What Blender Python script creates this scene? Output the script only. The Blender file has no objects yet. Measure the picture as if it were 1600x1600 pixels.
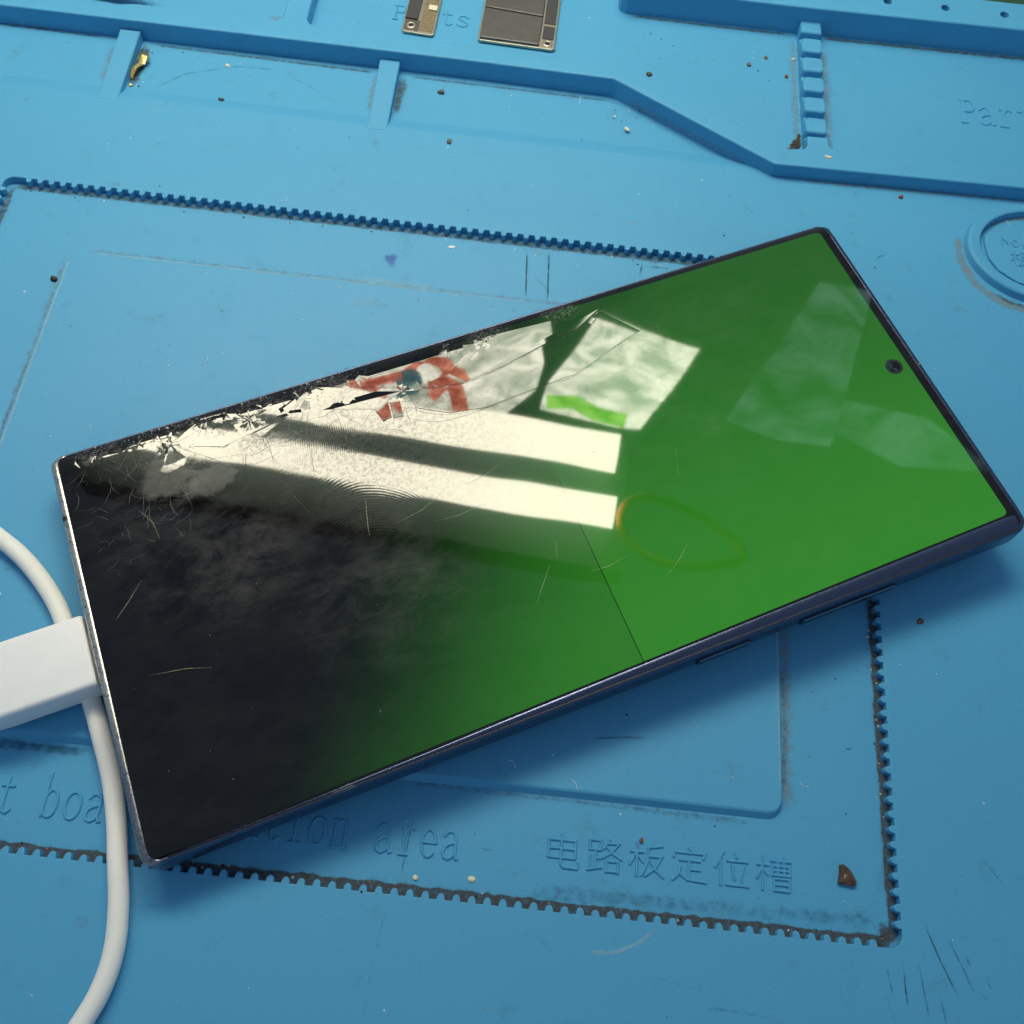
import bpy, bmesh, math, random
from mathutils import Vector, Matrix
from mathutils.geometry import tessellate_polygon
random.seed(7)
S = 0.001                      # all shapes below are written in millimetres
scene = bpy.context.scene
col = scene.collection

# ------------------------------------------------------------------ camera, world, exposure
cam_d = bpy.data.cameras.new("camera")
cam = bpy.data.objects.new("camera", cam_d)
col.objects.link(cam)
RC = ((0.9938523975, -0.1104371005, -0.0078140115),
      (0.0959081949, 0.8940622988, -0.4375548239),
      (0.0553084991, 0.4341154831, 0.8991577822))
cam.matrix_world = Matrix.Translation((0, 0, 0.177)) @ Matrix(RC).to_4x4()
cam_d.sensor_width = 36.0
cam_d.lens = 36.0 * 1560.0 / 1600.0
cam_d.clip_start = 0.01
cam_d.clip_end = 50.0
scene.camera = cam

world = bpy.data.worlds.new("World")
scene.world = world
world.use_nodes = True
bg = world.node_tree.nodes["Background"]
bg.inputs["Color"].default_value = (0.55, 0.75, 1.0, 1)
bg.inputs["Strength"].default_value = 0.31
scene.view_settings.view_transform = 'Standard'
scene.view_settings.look = 'None'
scene.view_settings.exposure = 0.0
scene.view_settings.gamma = 1.0
TUBE_RADIANCE = 23.5
GLOW_RADIANCE = 20.0  # glow of the unseen sheets added beside the lamp



# ------------------------------------------------------------------ node helpers
def new_mat(name):
    m = bpy.data.materials.new(name)
    m.use_nodes = True
    nt = m.node_tree
    nt.nodes.clear()
    out = nt.nodes.new("ShaderNodeOutputMaterial")
    return m, nt, out

class NB:
    """tiny node builder"""
    def __init__(s, nt):
        s.nt = nt
    def n(s, t, **kw):
        nd = s.nt.nodes.new(t)
        for k, v in kw.items():
            setattr(nd, k, v)
        return nd
    def put(s, sock, v):
        if hasattr(v, "is_output") or isinstance(v, bpy.types.NodeSocket):
            s.nt.links.new(v, sock)
        else:
            sock.default_value = v
    def math(s, op, a, b=None, c=None, clamp=False):
        nd = s.n("ShaderNodeMath", operation=op)
        nd.use_clamp = clamp
        s.put(nd.inputs[0], a)
        if b is not None: s.put(nd.inputs[1], b)
        if c is not None: s.put(nd.inputs[2], c)
        return nd.outputs[0]
    def smooth(s, v, lo, hi, a=0.0, b=1.0):
        nd = s.n("ShaderNodeMapRange", interpolation_type='SMOOTHSTEP')
        s.put(nd.inputs["Value"], v)
        nd.inputs["From Min"].default_value = lo
        nd.inputs["From Max"].default_value = hi
        nd.inputs["To Min"].default_value = a
        nd.inputs["To Max"].default_value = b
        return nd.outputs["Result"]
    def mix(s, f, a, b):
        nd = s.n("ShaderNodeMix", data_type='RGBA')
        s.put(nd.inputs[0], f)
        s.put(nd.inputs[6], a)
        s.put(nd.inputs[7], b)
        return nd.outputs[2]
    def noise(s, vec, scale, detail=2.0, rough=0.5, dist=0.0):
        nd = s.n("ShaderNodeTexNoise")
        s.put(nd.inputs["Vector"], vec)
        nd.inputs["Scale"].default_value = scale
        nd.inputs["Detail"].default_value = detail
        nd.inputs["Roughness"].default_value = rough
        nd.inputs["Distortion"].default_value = dist
        return nd.outputs["Fac"]
    def mm(s):
        tc = s.n("ShaderNodeTexCoord")
        v = s.n("ShaderNodeVectorMath", operation='SCALE')
        s.put(v.inputs[0], tc.outputs["Object"])
        v.inputs[3].default_value = 1000.0
        return v.outputs[0]
    def scalev(s, vec, xyz):
        v = s.n("ShaderNodeVectorMath", operation='MULTIPLY')
        s.put(v.inputs[0], vec)
        v.inputs[1].default_value = xyz
        return v.outputs[0]
    def blob(s, vec, cx, cy, rx, ry=None):
        """soft round spot in local millimetres, 1 in the middle"""
        ry = ry or rx
        a = s.n("ShaderNodeVectorMath", operation='SUBTRACT')
        s.put(a.inputs[0], vec); a.inputs[1].default_value = (cx, cy, 0)
        b = s.scalev(a.outputs[0], (1 / rx, 1 / ry, 0))
        l = s.n("ShaderNodeVectorMath", operation='LENGTH')
        s.put(l.inputs[0], b)
        return s.smooth(l.outputs["Value"], 0.0, 1.0, 1.0, 0.0)
    def bump(s, h, strength, dist, normal=None):
        nd = s.n("ShaderNodeBump")
        nd.inputs["Strength"].default_value = strength
        nd.inputs["Distance"].default_value = dist
        s.put(nd.inputs["Height"], h)
        if normal is not None: s.put(nd.inputs["Normal"], normal)
        return nd.outputs["Normal"]

def plain(name, color, rough=0.5, metallic=0.0, spec=0.5, grain=0.0, gscale=2.0, bump=0.0, sss=0.0):
    m, nt, out = new_mat(name)
    b = NB(nt)
    p = nt.nodes.new("ShaderNodeBsdfPrincipled")
    nt.links.new(p.outputs[0], out.inputs[0])
    p.inputs["Roughness"].default_value = rough
    p.inputs["Metallic"].default_value = metallic
    p.inputs["Specular IOR Level"].default_value = spec
    v = b.mm()
    nz = b.noise(v, gscale, 4.0, 0.6)
    lo = tuple(c * (1 - grain) for c in color) + (1,)
    hi = tuple(min(1, c * (1 + grain)) for c in color) + (1,)
    b.put(p.inputs["Base Color"], b.mix(nz, lo, hi))
    if bump:
        b.put(p.inputs["Normal"], b.bump(nz, bump, 0.0002))
    if sss:
        p.inputs["Subsurface Weight"].default_value = sss
        p.inputs["Subsurface Radius"].default_value = (0.002, 0.0018, 0.0016)
    return m

# ------------------------------------------------------------------ materials
def silicone():
    m, nt, out = new_mat("blue_silicone")
    b = NB(nt)
    p = nt.nodes.new("ShaderNodeBsdfPrincipled")
    nt.links.new(p.outputs[0], out.inputs[0])
    v = b.mm()
    big = b.noise(v, 0.018, 3.0, 0.55)
    mid = b.noise(v, 0.16, 4.0, 0.65)
    fine = b.noise(v, 2.3, 3.0, 0.85)
    base = b.mix(big, (0.066, 0.318, 0.560, 1), (0.084, 0.366, 0.625, 1))
    stain = b.smooth(mid, 0.57, 0.78)
    base = b.mix(b.math('MULTIPLY', stain, 0.62), base, (0.066, 0.250, 0.390, 1))
    pale = b.smooth(b.noise(b.scalev(v, (1.0, 1.7, 1)), 0.09, 5.0, 0.7), 0.60, 0.80)
    base = b.mix(b.math('MULTIPLY', pale, 0.30), base, (0.12, 0.41, 0.66, 1))
    grain = b.smooth(fine, 0.25, 0.75)
    base = b.mix(b.math('MULTIPLY', grain, 0.42), base, (0.105, 0.43, 0.72, 1))
    b.put(p.inputs["Base Color"], base)
    p.inputs["Specular IOR Level"].default_value = 0.38
    b.put(p.inputs["Roughness"], b.smooth(mid, 0.2, 0.8, 0.45, 0.54))
    n1 = b.bump(fine, 0.10, 0.0001)
    b.put(p.inputs["Normal"], b.bump(mid, 0.06, 0.0008, n1))
    return m

def film(name, color, lo, hi, scale, amount=1.0):
    """thin film of dirt or painted highlight: transparent where clean; 'cover' is stored per vertex"""
    m, nt, out = new_mat(name)
    b = NB(nt)
    at = b.n("ShaderNodeAttribute"); at.attribute_name = "cover"
    v = b.mm()
    nz = b.noise(v, scale, 6.0, 0.72)
    s = b.math('ADD', at.outputs["Fac"], b.math('MULTIPLY', b.math('SUBTRACT', nz, 0.5), 1.7))
    a = b.smooth(s, lo, hi, 0.0, amount)
    d = b.n("ShaderNodeBsdfDiffuse")
    c2 = tuple(min(1, c * 1.9 + 0.015) for c in color) + (1,)
    b.put(d.inputs["Color"], b.mix(b.noise(v, scale * 2.7, 3.0), tuple(color) + (1,), c2))
    t = b.n("ShaderNodeBsdfTransparent")
    mx = b.n("ShaderNodeMixShader")
    b.put(mx.inputs[0], a)
    nt.links.new(t.outputs[0], mx.inputs[1])
    nt.links.new(d.outputs[0], mx.inputs[2])
    nt.links.new(mx.outputs[0], out.inputs[0])
    return m

def glass_front(name, lit):
    """front glass of the phone; lit=True adds the glowing picture of the panel under it"""
    m, nt, out = new_mat(name)
    b = NB(nt)
    p = nt.nodes.new("ShaderNodeBsdfPrincipled")
    nt.links.new(p.outputs[0], out.inputs[0])
    v = b.mm()
    sep = b.n("ShaderNodeSeparateXYZ"); b.put(sep.inputs[0], v)
    x, y = sep.outputs[0], sep.outputs[1]
    # grease and scuffs on the surface
    streak = b.noise(b.scalev(v, (0.62, 1.0, 1)), 0.16, 10.0, 0.74, 0.35)
    fine = b.noise(b.scalev(v, (0.5, 1.0, 1)), 0.9, 6.0, 0.75, 0.6)
    zone = b.math('MAXIMUM', b.math('MULTIPLY', b.blob(v, 27, 47, 26, 18), 0.85),
           b.math('MAXIMUM', b.math('MULTIPLY', b.blob(v, 21, 64, 9, 8), 2.3),
           b.math('MAXIMUM', b.math('MULTIPLY', b.blob(v, 50, 33, 24, 22), 0.62),
           b.math('MAXIMUM', b.math('MULTIPLY', b.blob(v, 38, 67, 9, 5), 1.5),
           b.math('MAXIMUM', b.math('MULTIPLY', b.blob(v, 12, 58, 12, 14), 0.55),
                  b.math('MULTIPLY', b.blob(v, 118, 52, 50, 34), 0.20))))))
    powder = b.noise(v, 1.3, 8.0, 0.85, 0.8)
    pz = b.math('MAXIMUM', b.blob(v, 9, 75.5, 8, 4), b.math('MAXIMUM', b.blob(v, 23, 73.5, 12, 6), b.math('MAXIMUM', b.blob(v, 38, 73, 11, 6), b.math('MAXIMUM', b.blob(v, 51, 75, 9, 5), b.math('MAXIMUM', b.blob(v, 86, 75, 7, 4), b.math('MAXIMUM', b.blob(v, 102, 75, 6, 3.5), b.blob(v, 66, 68.5, 4, 4)))))))
    pz = b.math('MULTIPLY', b.smooth(pz, 0.0, 0.7), b.smooth(powder, 0.46, 0.66))
    cloud = b.math('MULTIPLY', b.smooth(streak, 0.36, 0.72), b.smooth(fine, 0.12, 0.75, 0.45, 1.0))
    grease = b.math('MULTIPLY', zone, cloud)
    # finger prints: ridged rings inside two soft ovals
    def prints(cx, cy, rx, ry, sc, rot, off):
        mp = b.n("ShaderNodeMapping")
        b.put(mp.inputs["Vector"], v)
        mp.inputs["Location"].default_value = (-cx, -cy, 0)
        mp2 = b.n("ShaderNodeMapping")
        b.put(mp2.inputs["Vector"], mp.outputs[0])
        mp2.inputs["Rotation"].default_value = (0, 0, rot)
        mp2.inputs["Scale"].default_value = (1.0, 0.62, 1)
        w = b.n("ShaderNodeTexWave", wave_type='RINGS', rings_direction='Z', wave_profile='SIN')
        mp2.inputs["Location"].default_value = (off[0], off[1], 0)
        b.put(w.inputs["Vector"], mp2.outputs[0])
        w.inputs["Scale"].default_value = sc
        w.inputs["Distortion"].default_value = 5.0
        w.inputs["Detail"].default_value = 1.5
        w.inputs["Detail Scale"].default_value = 0.16
        msk = b.math('MULTIPLY', b.blob(v, cx, cy, rx, ry), b.smooth(fine, 0.2, 0.6))
        return b.math('MULTIPLY', w.outputs["Fac"], msk)
    fp = b.math('MAXIMUM', prints(56, 28, 13, 15, 0.95, 0.5, (3.0, 5.0)),
         b.math('MAXIMUM', prints(50, 47, 15, 12, 0.85, 1.3, (-14.0, 4.0)), b.math('MAXIMUM', prints(28, 37, 12, 9, 0.85, 0.2, (9.0, -8.0)), prints(46, 62, 14, 7, 0.8, 0.9, (12.0, 9.0)))))
    dust = b.math('ADD', b.math('MULTIPLY', grease, 0.085), b.math('MULTIPLY', fp, 0.017))
    dust = b.math('ADD', dust, b.math('MULTIPLY', b.smooth(streak, 0.25, 0.8), 0.011))
    dust = b.math('ADD', dust, b.math('MULTIPLY', pz, 0.16))
    patch = b.math('MULTIPLY', b.smooth(b.math('ADD', b.math('MAXIMUM', b.blob(v, 19.5, 65.5, 9.0, 8.0), b.blob(v, 26.5, 62.5, 10.0, 5.5)), b.math('ADD', b.math('MULTIPLY', b.math('SUBTRACT', fine, 0.5), 0.5), b.math('MULTIPLY', b.math('SUBTRACT', streak, 0.5), 1.6))), 0.24, 0.60), b.smooth(fine, 0.1, 0.7, 0.55, 1.0))
    dust = b.math('ADD', dust, b.math('MULTIPLY', patch, 0.095))
    scuf = b.math('MULTIPLY', b.smooth(b.blob(v, 43, 64.2, 9, 4.5), 0.05, 0.6), b.smooth(powder, 0.47, 0.66))
    dust = b.math('ADD', dust, b.math('MULTIPLY', scuf, 0.30))
    dcol = b.n("ShaderNodeVectorMath", operation='SCALE')
    dcol.inputs[0].default_value = (1.0, 0.93, 0.86)
    b.put(dcol.inputs[3], b.math('ADD', dust, 0.0012))
    b.put(p.inputs["Base Color"], dcol.outputs[0])
    p.inputs["IOR"].default_value = 1.5
    sp = b.math('MULTIPLY', b.smooth(b.math('ADD', powder, b.math('MULTIPLY', fine, 0.25)), 0.56, 0.74), b.math('ADD', 0.10, b.math('MULTIPLY', b.math('MAXIMUM', zone, b.blob(v, 58, 60, 34, 26)), 0.75)), clamp=True)
    sp = b.math('ADD', sp, b.math('MULTIPLY', fp, 0.30))
    b.put(p.inputs["Specular IOR Level"], b.math('MULTIPLY', 0.53, b.math('SUBTRACT', 1.0, b.math('MULTIPLY', sp, 0.62), clamp=True)))
    b.put(p.inputs["Roughness"], b.math('ADD', 0.030, b.math('ADD', b.math('MULTIPLY', grease, 0.032), b.math('MULTIPLY', fp, 0.03))))
    hgt = b.math('ADD', b.math('MULTIPLY', fp, 0.28), b.math('MULTIPLY', b.math('MULTIPLY', fine, zone), 0.55))
    n0 = b.bump(hgt, 0.006, 0.001)
    wob = b.noise(v, 0.035, 1.0)
    b.put(p.inputs["Normal"], b.bump(wob, 0.06, 0.001, n0))
    if lit:
        u = b.math('SUBTRACT', x, b.math('MULTIPLY', y, 0.72))
        u = b.math('ADD', u, b.math('MULTIPLY', b.math('SUBTRACT', b.noise(v, 0.045, 5.0, 0.6), 0.5), 15.0))
        on = b.math('POWER', b.smooth(u, 14.0, 78.0), 1.3)
        colm = b.noise(b.scalev(v, (4.0, 0.004, 0)), 1.0, 3.0, 0.8)
        on = b.math('MULTIPLY', on, b.math('SUBTRACT', 1.06, b.math('MULTIPLY', colm, b.smooth(x, 110.0, 40.0, 0.06, 0.34))))
        on = b.math('MULTIPLY', on, b.smooth(x, 86.55, 86.75, 0.84, 1.0))
        # the dead pixel column
        dl = b.math('ABSOLUTE', b.math('SUBTRACT', x, 86.65))
        fade = b.smooth(y, 42.0, 36.0)
        line = b.math('MULTIPLY', b.smooth(dl, 0.06, 0.13, 1.0, 0.0), fade)
        on = b.math('MULTIPLY', on, b.math('SUBTRACT', 1.0, b.math('MULTIPLY', line, 0.85)))
        on = b.math('MULTIPLY', on, b.smooth(y, 0.0, 80.0, 1.14, 0.54))
        # only inside the active rectangle (shards reach over its border)
        ins = b.math('MULTIPLY', b.smooth(y, 75.7, 75.5), b.smooth(x, 162.5, 162.3))
        on = b.math('MULTIPLY', on, ins)
        p.inputs["Emission Color"].default_value = (0.021, 0.186, 0.011, 1)
        b.put(p.inputs["Emission Strength"], on)
    return m

def emitter(name, color, strength):
    m, nt, out = new_mat(name)
    e = nt.nodes.new("ShaderNodeEmission")
    e.inputs[0].default_value = tuple(color) + (1,)
    e.inputs[1].default_value = strength
    nt.links.new(e.outputs[0], out.inputs[0])
    return m

def frame_metal():
    m, nt, out = new_mat("worn_blue_metal")
    b = NB(nt)
    p = nt.nodes.new("ShaderNodeBsdfPrincipled")
    nt.links.new(p.outputs[0], out.inputs[0])
    v = b.mm()
    sep = b.n("ShaderNodeSeparateXYZ"); b.put(sep.inputs[0], v)
    wear = b.noise(v, 0.8, 6.0, 0.75)
    worn = b.math('MULTIPLY', b.smooth(wear, 0.30, 0.50), b.math('MULTIPLY', b.smooth(sep.outputs[0], 3.5, 1.5), b.smooth(sep.outputs[1], 12.0, 32.0, 0.35, 1.0)))
    b.put(p.inputs["Base Color"], b.mix(worn, (0.092, 0.112, 0.185, 1), (0.66, 0.62, 0.55, 1)))
    p.inputs["Metallic"].default_value = 0.92
    b.put(p.inputs["Roughness"], b.smooth(wear, 0.3, 0.7, 0.22, 0.38))
    b.put(p.inputs["Normal"], b.bump(b.noise(v, 2.2, 4.0, 0.7), 0.03, 0.0003))
    return m

M = {}
M['mat'] = silicone()
M['grime'] = film("grime", (0.060, 0.055, 0.052), 0.30, 1.45, 1.1, 0.86)
M['dust_film'] = film("dust_film", (0.20, 0.22, 0.20), 0.22, 1.35, 0.6, 0.66)
M['scuff'] = film("dark_scuff", (0.018, 0.055, 0.085), 0.30, 1.3, 0.7, 0.62)
M['ink'] = film("violet_ink", (0.05, 0.03, 0.30), 0.30, 1.1, 0.4, 0.40)
M['smear_and_highlight'] = film("pale_smear", (0.26, 0.46, 0.60), 0.35, 1.3, 0.5, 0.38)  # pale smears, and the highlight painted on the pad's edges
M['screen'] = glass_front("screen_glass", True)
M['bezel'] = glass_front("black_glass", False)
M['frame'] = frame_metal()
M['seam'] = plain("black_seam", (0.006, 0.006, 0.008), 0.5)
M['back'] = plain("blue_back_glass", (0.012, 0.016, 0.035), 0.25)
M['key'] = plain("button_metal", (0.05, 0.065, 0.125), 0.25, 0.9)
M['keyline'] = plain("bright_bevel", (0.45, 0.40, 0.42), 0.3, 1.0)
M['antenna'] = plain("antenna_resin", (0.34, 0.27, 0.17), 0.45)
M['lens'] = plain("camera_lens", (0.004, 0.004, 0.006), 0.08, 0.0, 0.5)
M['lensring'] = plain("camera_ring", (0.012, 0.012, 0.016), 0.35)
M['frost'] = plain("frosted_glass_edge", (0.20, 0.19, 0.175), 0.55, 0, 0.5, 0.7, 1.5)
M['chip'] = plain("crushed_glass", (0.55, 0.54, 0.50), 0.18, 0, 0.5, 0.6, 1.2)
M['hair'] = plain("hairline_crack", (0.21, 0.21, 0.19), 0.6, 0, 0.5, 0.8, 0.5)
M['scratch'] = plain("bright_scratch", (0.42, 0.46, 0.25), 0.6, 0, 0.5, 0.7, 0.8)
M['white'] = plain("white_plastic", (0.92, 0.91, 0.92), 0.42, 0, 0.35, 0.05, 0.25, 0.04, 0.06)
M['cord'] = plain("white_rubber", (0.93, 0.905, 0.86), 0.52, 0, 0.3, 0.05, 0.25, 0.03, 0.06)
M['steel'] = plain("connector_steel", (0.55, 0.55, 0.56), 0.25, 1.0)
M['shield'] = plain("tinned_shield", (0.17, 0.155, 0.14), 0.42, 0.75, 0.5, 0.22, 0.45, 0.12)
M['shield_dark'] = plain("shield_slot", (0.055, 0.052, 0.055), 0.6, 0.0, 0.4, 0.3, 0.6)
M['shield_edge'] = plain("bright_tin", (0.55, 0.48, 0.37), 0.36, 0.9, 0.5, 0.2, 1.0)
M['solder'] = plain("rough_solder", (0.30, 0.23, 0.14), 0.45, 0.8, 0.5, 0.7, 1.6, 0.8)
M['brown'] = plain("brown_flake", (0.085, 0.048, 0.034), 0.42, 0, 0.5, 0.5, 0.9, 0.5)
M['gold'] = plain("gold_foil", (0.85, 0.58, 0.22), 0.30, 0.9, 0.5, 0.3, 1.0, 0.5)
M['cream'] = plain("cream_crumb", (0.75, 0.68, 0.50), 0.5, 0, 0.4, 0.2)
M['grey'] = plain("grey_crumb", (0.13, 0.12, 0.11), 0.6, 0, 0.4, 0.5, 1.0)
M['black'] = plain("black_crumb", (0.012, 0.012, 0.012), 0.6)
M['speck'] = plain("pale_speck", (0.82, 0.85, 0.85), 0.35)
M['rust'] = plain("rusty_crumb", (0.25, 0.075, 0.035), 0.6, 0, 0.4, 0.4)
M['dirt'] = plain("dirt_clump", (0.11, 0.105, 0.075), 0.8, 0, 0.2, 0.7, 1.6, 0.9)
M['bench'] = plain("green_bench", (0.022, 0.085, 0.035), 0.6, 0, 0.4, 0.2, 0.1)
M['tube'] = emitter("tube_glow", (1.0, 0.935, 0.72), TUBE_RADIANCE)
M['housing'] = plain("lamp_housing", (0.050, 0.085, 0.085), 0.6)
M['cap'] = plain("tube_cap", (0.5, 0.5, 0.5), 0.35, 0.8)

# ------------------------------------------------------------------ mesh helpers
class MB:
    def __init__(s):
        s.v, s.f, s.m = [], [], []
    def add(s, vs, fs, mi=0):
        o = len(s.v)
        s.v += [tuple(q) for q in vs]
        s.f += [tuple(i + o for i in f) for f in fs]
        s.m += [mi] * len(fs)
    def build(s, name, mats, parent=None, smooth=False, fix=True, loc=None):
        me = bpy.data.meshes.new(name)
        off = loc or (0, 0, 0)
        me.from_pydata([((q[0] - off[0]) * S, (q[1] - off[1]) * S, (q[2] - off[2]) * S) for q in s.v], [], s.f)
        if not isinstance(mats, (list, tuple)): mats = [mats]
        for mt in mats: me.materials.append(mt)
        for p, mi in zip(me.polygons, s.m):
            p.material_index = mi
            p.use_smooth = smooth
        if fix:
            bm = bmesh.new(); bm.from_mesh(me)
            bmesh.ops.recalc_face_normals(bm, faces=bm.faces)
            bm.to_mesh(me); bm.free()
        me.update()
        o = bpy.data.objects.new(name, me)
        col.objects.link(o)
        if parent is not None: o.parent = parent
        if loc: o.location = (off[0] * S, off[1] * S, off[2] * S)
        return o

def tag(o, label=None, cat=None, group=None, kind=None):
    if label: o['label'] = label
    if cat: o['category'] = cat
    if group: o['group'] = group
    if kind: o['kind'] = kind
    return o

def empty(name, loc=(0, 0, 0)):
    o = bpy.data.objects.new(name, None)
    o.empty_display_size = 0.01
    o.location = [c * S for c in loc]
    col.objects.link(o)
    return o

def area2(p):
    return sum(p[i][0] * p[(i + 1) % len(p)][1] - p[(i + 1) % len(p)][0] * p[i][1] for i in range(len(p)))

def ccw(p):
    return p if area2(p) > 0 else p[::-1]

def inset(p, d):
    """offset of a ccw polygon; d>0 moves inward"""
    n = len(p); out = []
    for i in range(n):
        a, b, c = Vector(p[i - 1][:2]), Vector(p[i][:2]), Vector(p[(i + 1) % n][:2])
        e1 = (b - a).normalized(); e2 = (c - b).normalized()
        n1 = Vector((-e1.y, e1.x)); n2 = Vector((-e2.y, e2.x))
        k = 1 + n1.dot(n2)
        m = (n1 + n2) / max(k, 0.35)
        out.append((b.x + m.x * d, b.y + m.y * d))
    return out

def cap(mb, loops, z, mi=0):
    vs = [Vector((q[0], q[1], 0)) for lp in loops for q in lp]
    tris = tessellate_polygon([[Vector((q[0], q[1], 0)) for q in lp] for lp in loops])
    mb.add([(q.x, q.y, z) for q in vs], tris, mi)

def rings(mb, rs, mi=0, closed=True):
    """bridge a list of equal-length 3D loops"""
    n = len(rs[0]); vs = [q for r in rs for q in r]; fs = []
    for k in range(len(rs) - 1):
        for i in range(n if closed else n - 1):
            j = (i + 1) % n
            fs.append((k * n + i, k * n + j, (k + 1) * n + j, (k + 1) * n + i))
    mb.add(vs, fs, mi)

def prism(mb, poly, z0, z1, bev=0.4, draft=0.0, mi=0, steps=3, floor=False):
    p = ccw(poly)
    rs = [[(x, y, z0) for x, y in inset(p, -draft)]]
    for k in range(steps + 1):
        a = math.pi / 2 * k / steps
        rs.append([(x, y, z1 - bev * (1 - math.sin(a))) for x, y in inset(p, bev * (1 - math.cos(a)))])
    rings(mb, rs, mi)
    cap(mb, [[q[:2] for q in rs[-1]]], z1, mi)
    if floor: cap(mb, [[q[:2] for q in rs[0]]], z0, mi)

def rrect(x0, x1, y0, y1, r, n=6):
    pts = []
    for cx, cy, a0 in ((x1 - r, y1 - r, 0), (x0 + r, y1 - r, 90), (x0 + r, y0 + r, 180), (x1 - r, y0 + r, 270)):
        for k in range(n + 1):
            a = math.radians(a0 + 90 * k / n)
            pts.append((cx + r * math.cos(a), cy + r * math.sin(a)))
    return pts

def tube(mb, pts, rad, n=16, caps=True, mi=0):
    P = [Vector(q) for q in pts]; rs = []
    for i, q in enumerate(P):
        t = (P[min(i + 1, len(P) - 1)] - P[max(i - 1, 0)]).normalized()
        a = t.cross(Vector((0, 0, 1)))
        if a.length < 1e-4: a = t.cross(Vector((0, 1, 0)))
        a.normalize(); b = a.cross(t)
        rr = rad[i] if isinstance(rad, (list, tuple)) else rad
        rs.append([tuple(q + (a * math.cos(2 * math.pi * k / n) + b * math.sin(2 * math.pi * k / n)) * rr) for k in range(n)])
    rings(mb, rs, mi)
    if caps:
        mb.add(rs[0], [tuple(range(n))], mi); mb.add(rs[-1], [tuple(range(n))], mi)

def spline(pts, k=8):
    P = [Vector(q) for q in pts]; out = []
    for i in range(len(P) - 1):
        p0, p1, p2, p3 = P[max(i - 1, 0)], P[i], P[i + 1], P[min(i + 2, len(P) - 1)]
        for j in range(k):
            t = j / k
            out.append(0.5 * ((2 * p1) + (p2 - p0) * t + (2 * p0 - 5 * p1 + 4 * p2 - p3) * t * t + (3 * p1 - p0 - 3 * p2 + p3) * t ** 3))
    out.append(P[-1])
    return [tuple(q) for q in out]

def film_strip(name, pts, half, z, mat, parent, core=0.15, peak=1.0, side=(1, 1)):
    """a thin layer of dirt or painted highlight along a polyline; cover fades to both sides (side = reach of each side)"""
    me = bpy.data.meshes.new(name)
    P = [Vector(q).to_2d() for q in pts]
    # resample
    Q = []
    for a, b in zip(P[:-1], P[1:]):
        k = max(1, int((b - a).length / 1.2))
        Q += [a + (b - a) * (i / k) for i in range(k)]
    Q.append(P[-1])
    offs = (-1, -0.6, -core, core, 0.6, 1); cov = (0, 0.45, 1, 1, 0.45, 0)
    vs, fs, cv = [], [], []
    for i, q in enumerate(Q):
        t = (Q[min(i + 1, len(Q) - 1)] - Q[max(i - 1, 0)]).normalized(); nrm = Vector((-t.y, t.x))
        e = min(1.0, min(i, len(Q) - 1 - i) / 2.0)
        w = random.uniform(0.8, 1.15)
        for o_, c_ in zip(offs, cov):
            r = half * w * (side[0] if o_ > 0 else side[1])
            vs.append(((q.x + nrm.x * o_ * r) * S, (q.y + nrm.y * o_ * r) * S, z * S)); cv.append(c_ * peak * (0.25 + 0.75 * e))
    k = len(offs)
    for i in range(len(Q) - 1):
        for j in range(k - 1):
            fs.append((i * k + j, i * k + j + 1, (i + 1) * k + j + 1, (i + 1) * k + j))
    me.from_pydata(vs, [], fs)
    at = me.attributes.new("cover", 'FLOAT', 'POINT')
    at.data.foreach_set("value", cv)
    me.materials.append(mat)
    o = bpy.data.objects.new(name, me); col.objects.link(o); o.parent = parent
    o['kind'] = 'stuff'
    return o

def film_spot(name, cx, cy, rx, ry, z, mat, parent, rot=0.0, peak=1.0):
    me = bpy.data.meshes.new(name)
    vs, fs, cv = [(cx * S, cy * S, z * S)], [], [peak]
    n = 20
    for k, (r, c) in enumerate(((0.4, 0.85), (0.75, 0.4), (1, 0))):
        for i in range(n):
            a = 2 * math.pi * i / n
            w = 1 + 0.25 * math.sin(3 * a + cx) * (k > 0)
            px, py = rx * r * w * math.cos(a), ry * r * w * math.sin(a)
            vs.append(((cx + px * math.cos(rot) - py * math.sin(rot)) * S, (cy + px * math.sin(rot) + py * math.cos(rot)) * S, z * S)); cv.append(c * peak)
    for i in range(n):
        j = (i + 1) % n
        fs.append((0, 1 + i, 1 + j))
        for k in range(2):
            fs.append((1 + k * n + i, 1 + (k + 1) * n + i, 1 + (k + 1) * n + j, 1 + k * n + j))
    me.from_pydata(vs, [], fs)
    at = me.attributes.new("cover", 'FLOAT', 'POINT'); at.data.foreach_set("value", cv)
    me.materials.append(mat)
    o = bpy.data.objects.new(name, me); col.objects.link(o); o.parent = parent
    o['kind'] = 'stuff'
    return o

# ------------------------------------------------------------------ the setting: bench under the mat
mb = MB()
mb.add([(-900, -500, -6), (900, -500, -6), (900, 900, -6), (-900, 900, -6)], [(0, 1, 2, 3)])
tag(mb.build("bench_top", M['bench']), kind='structure')

# ------------------------------------------------------------------ silicone repair mat
mat = tag(empty("repair_mat", (0, 0, -6)), "blue moulded silicone repair mat with ridges and a toothed slot under the phone", "repair mat")
def P(mbuild, name, m=None, smooth=False, **kw):
    o = mbuild.build(name, m or M['mat'], None, smooth, **kw)
    o.parent = mat
    o.matrix_parent_inverse = Matrix.Translation((0, 0, 6 * S))
    return o
class _MatChild:
    pass
def mat_child(o):
    o.matrix_parent_inverse = Matrix.Translation((0, 0, 6 * S))
    return o

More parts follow.
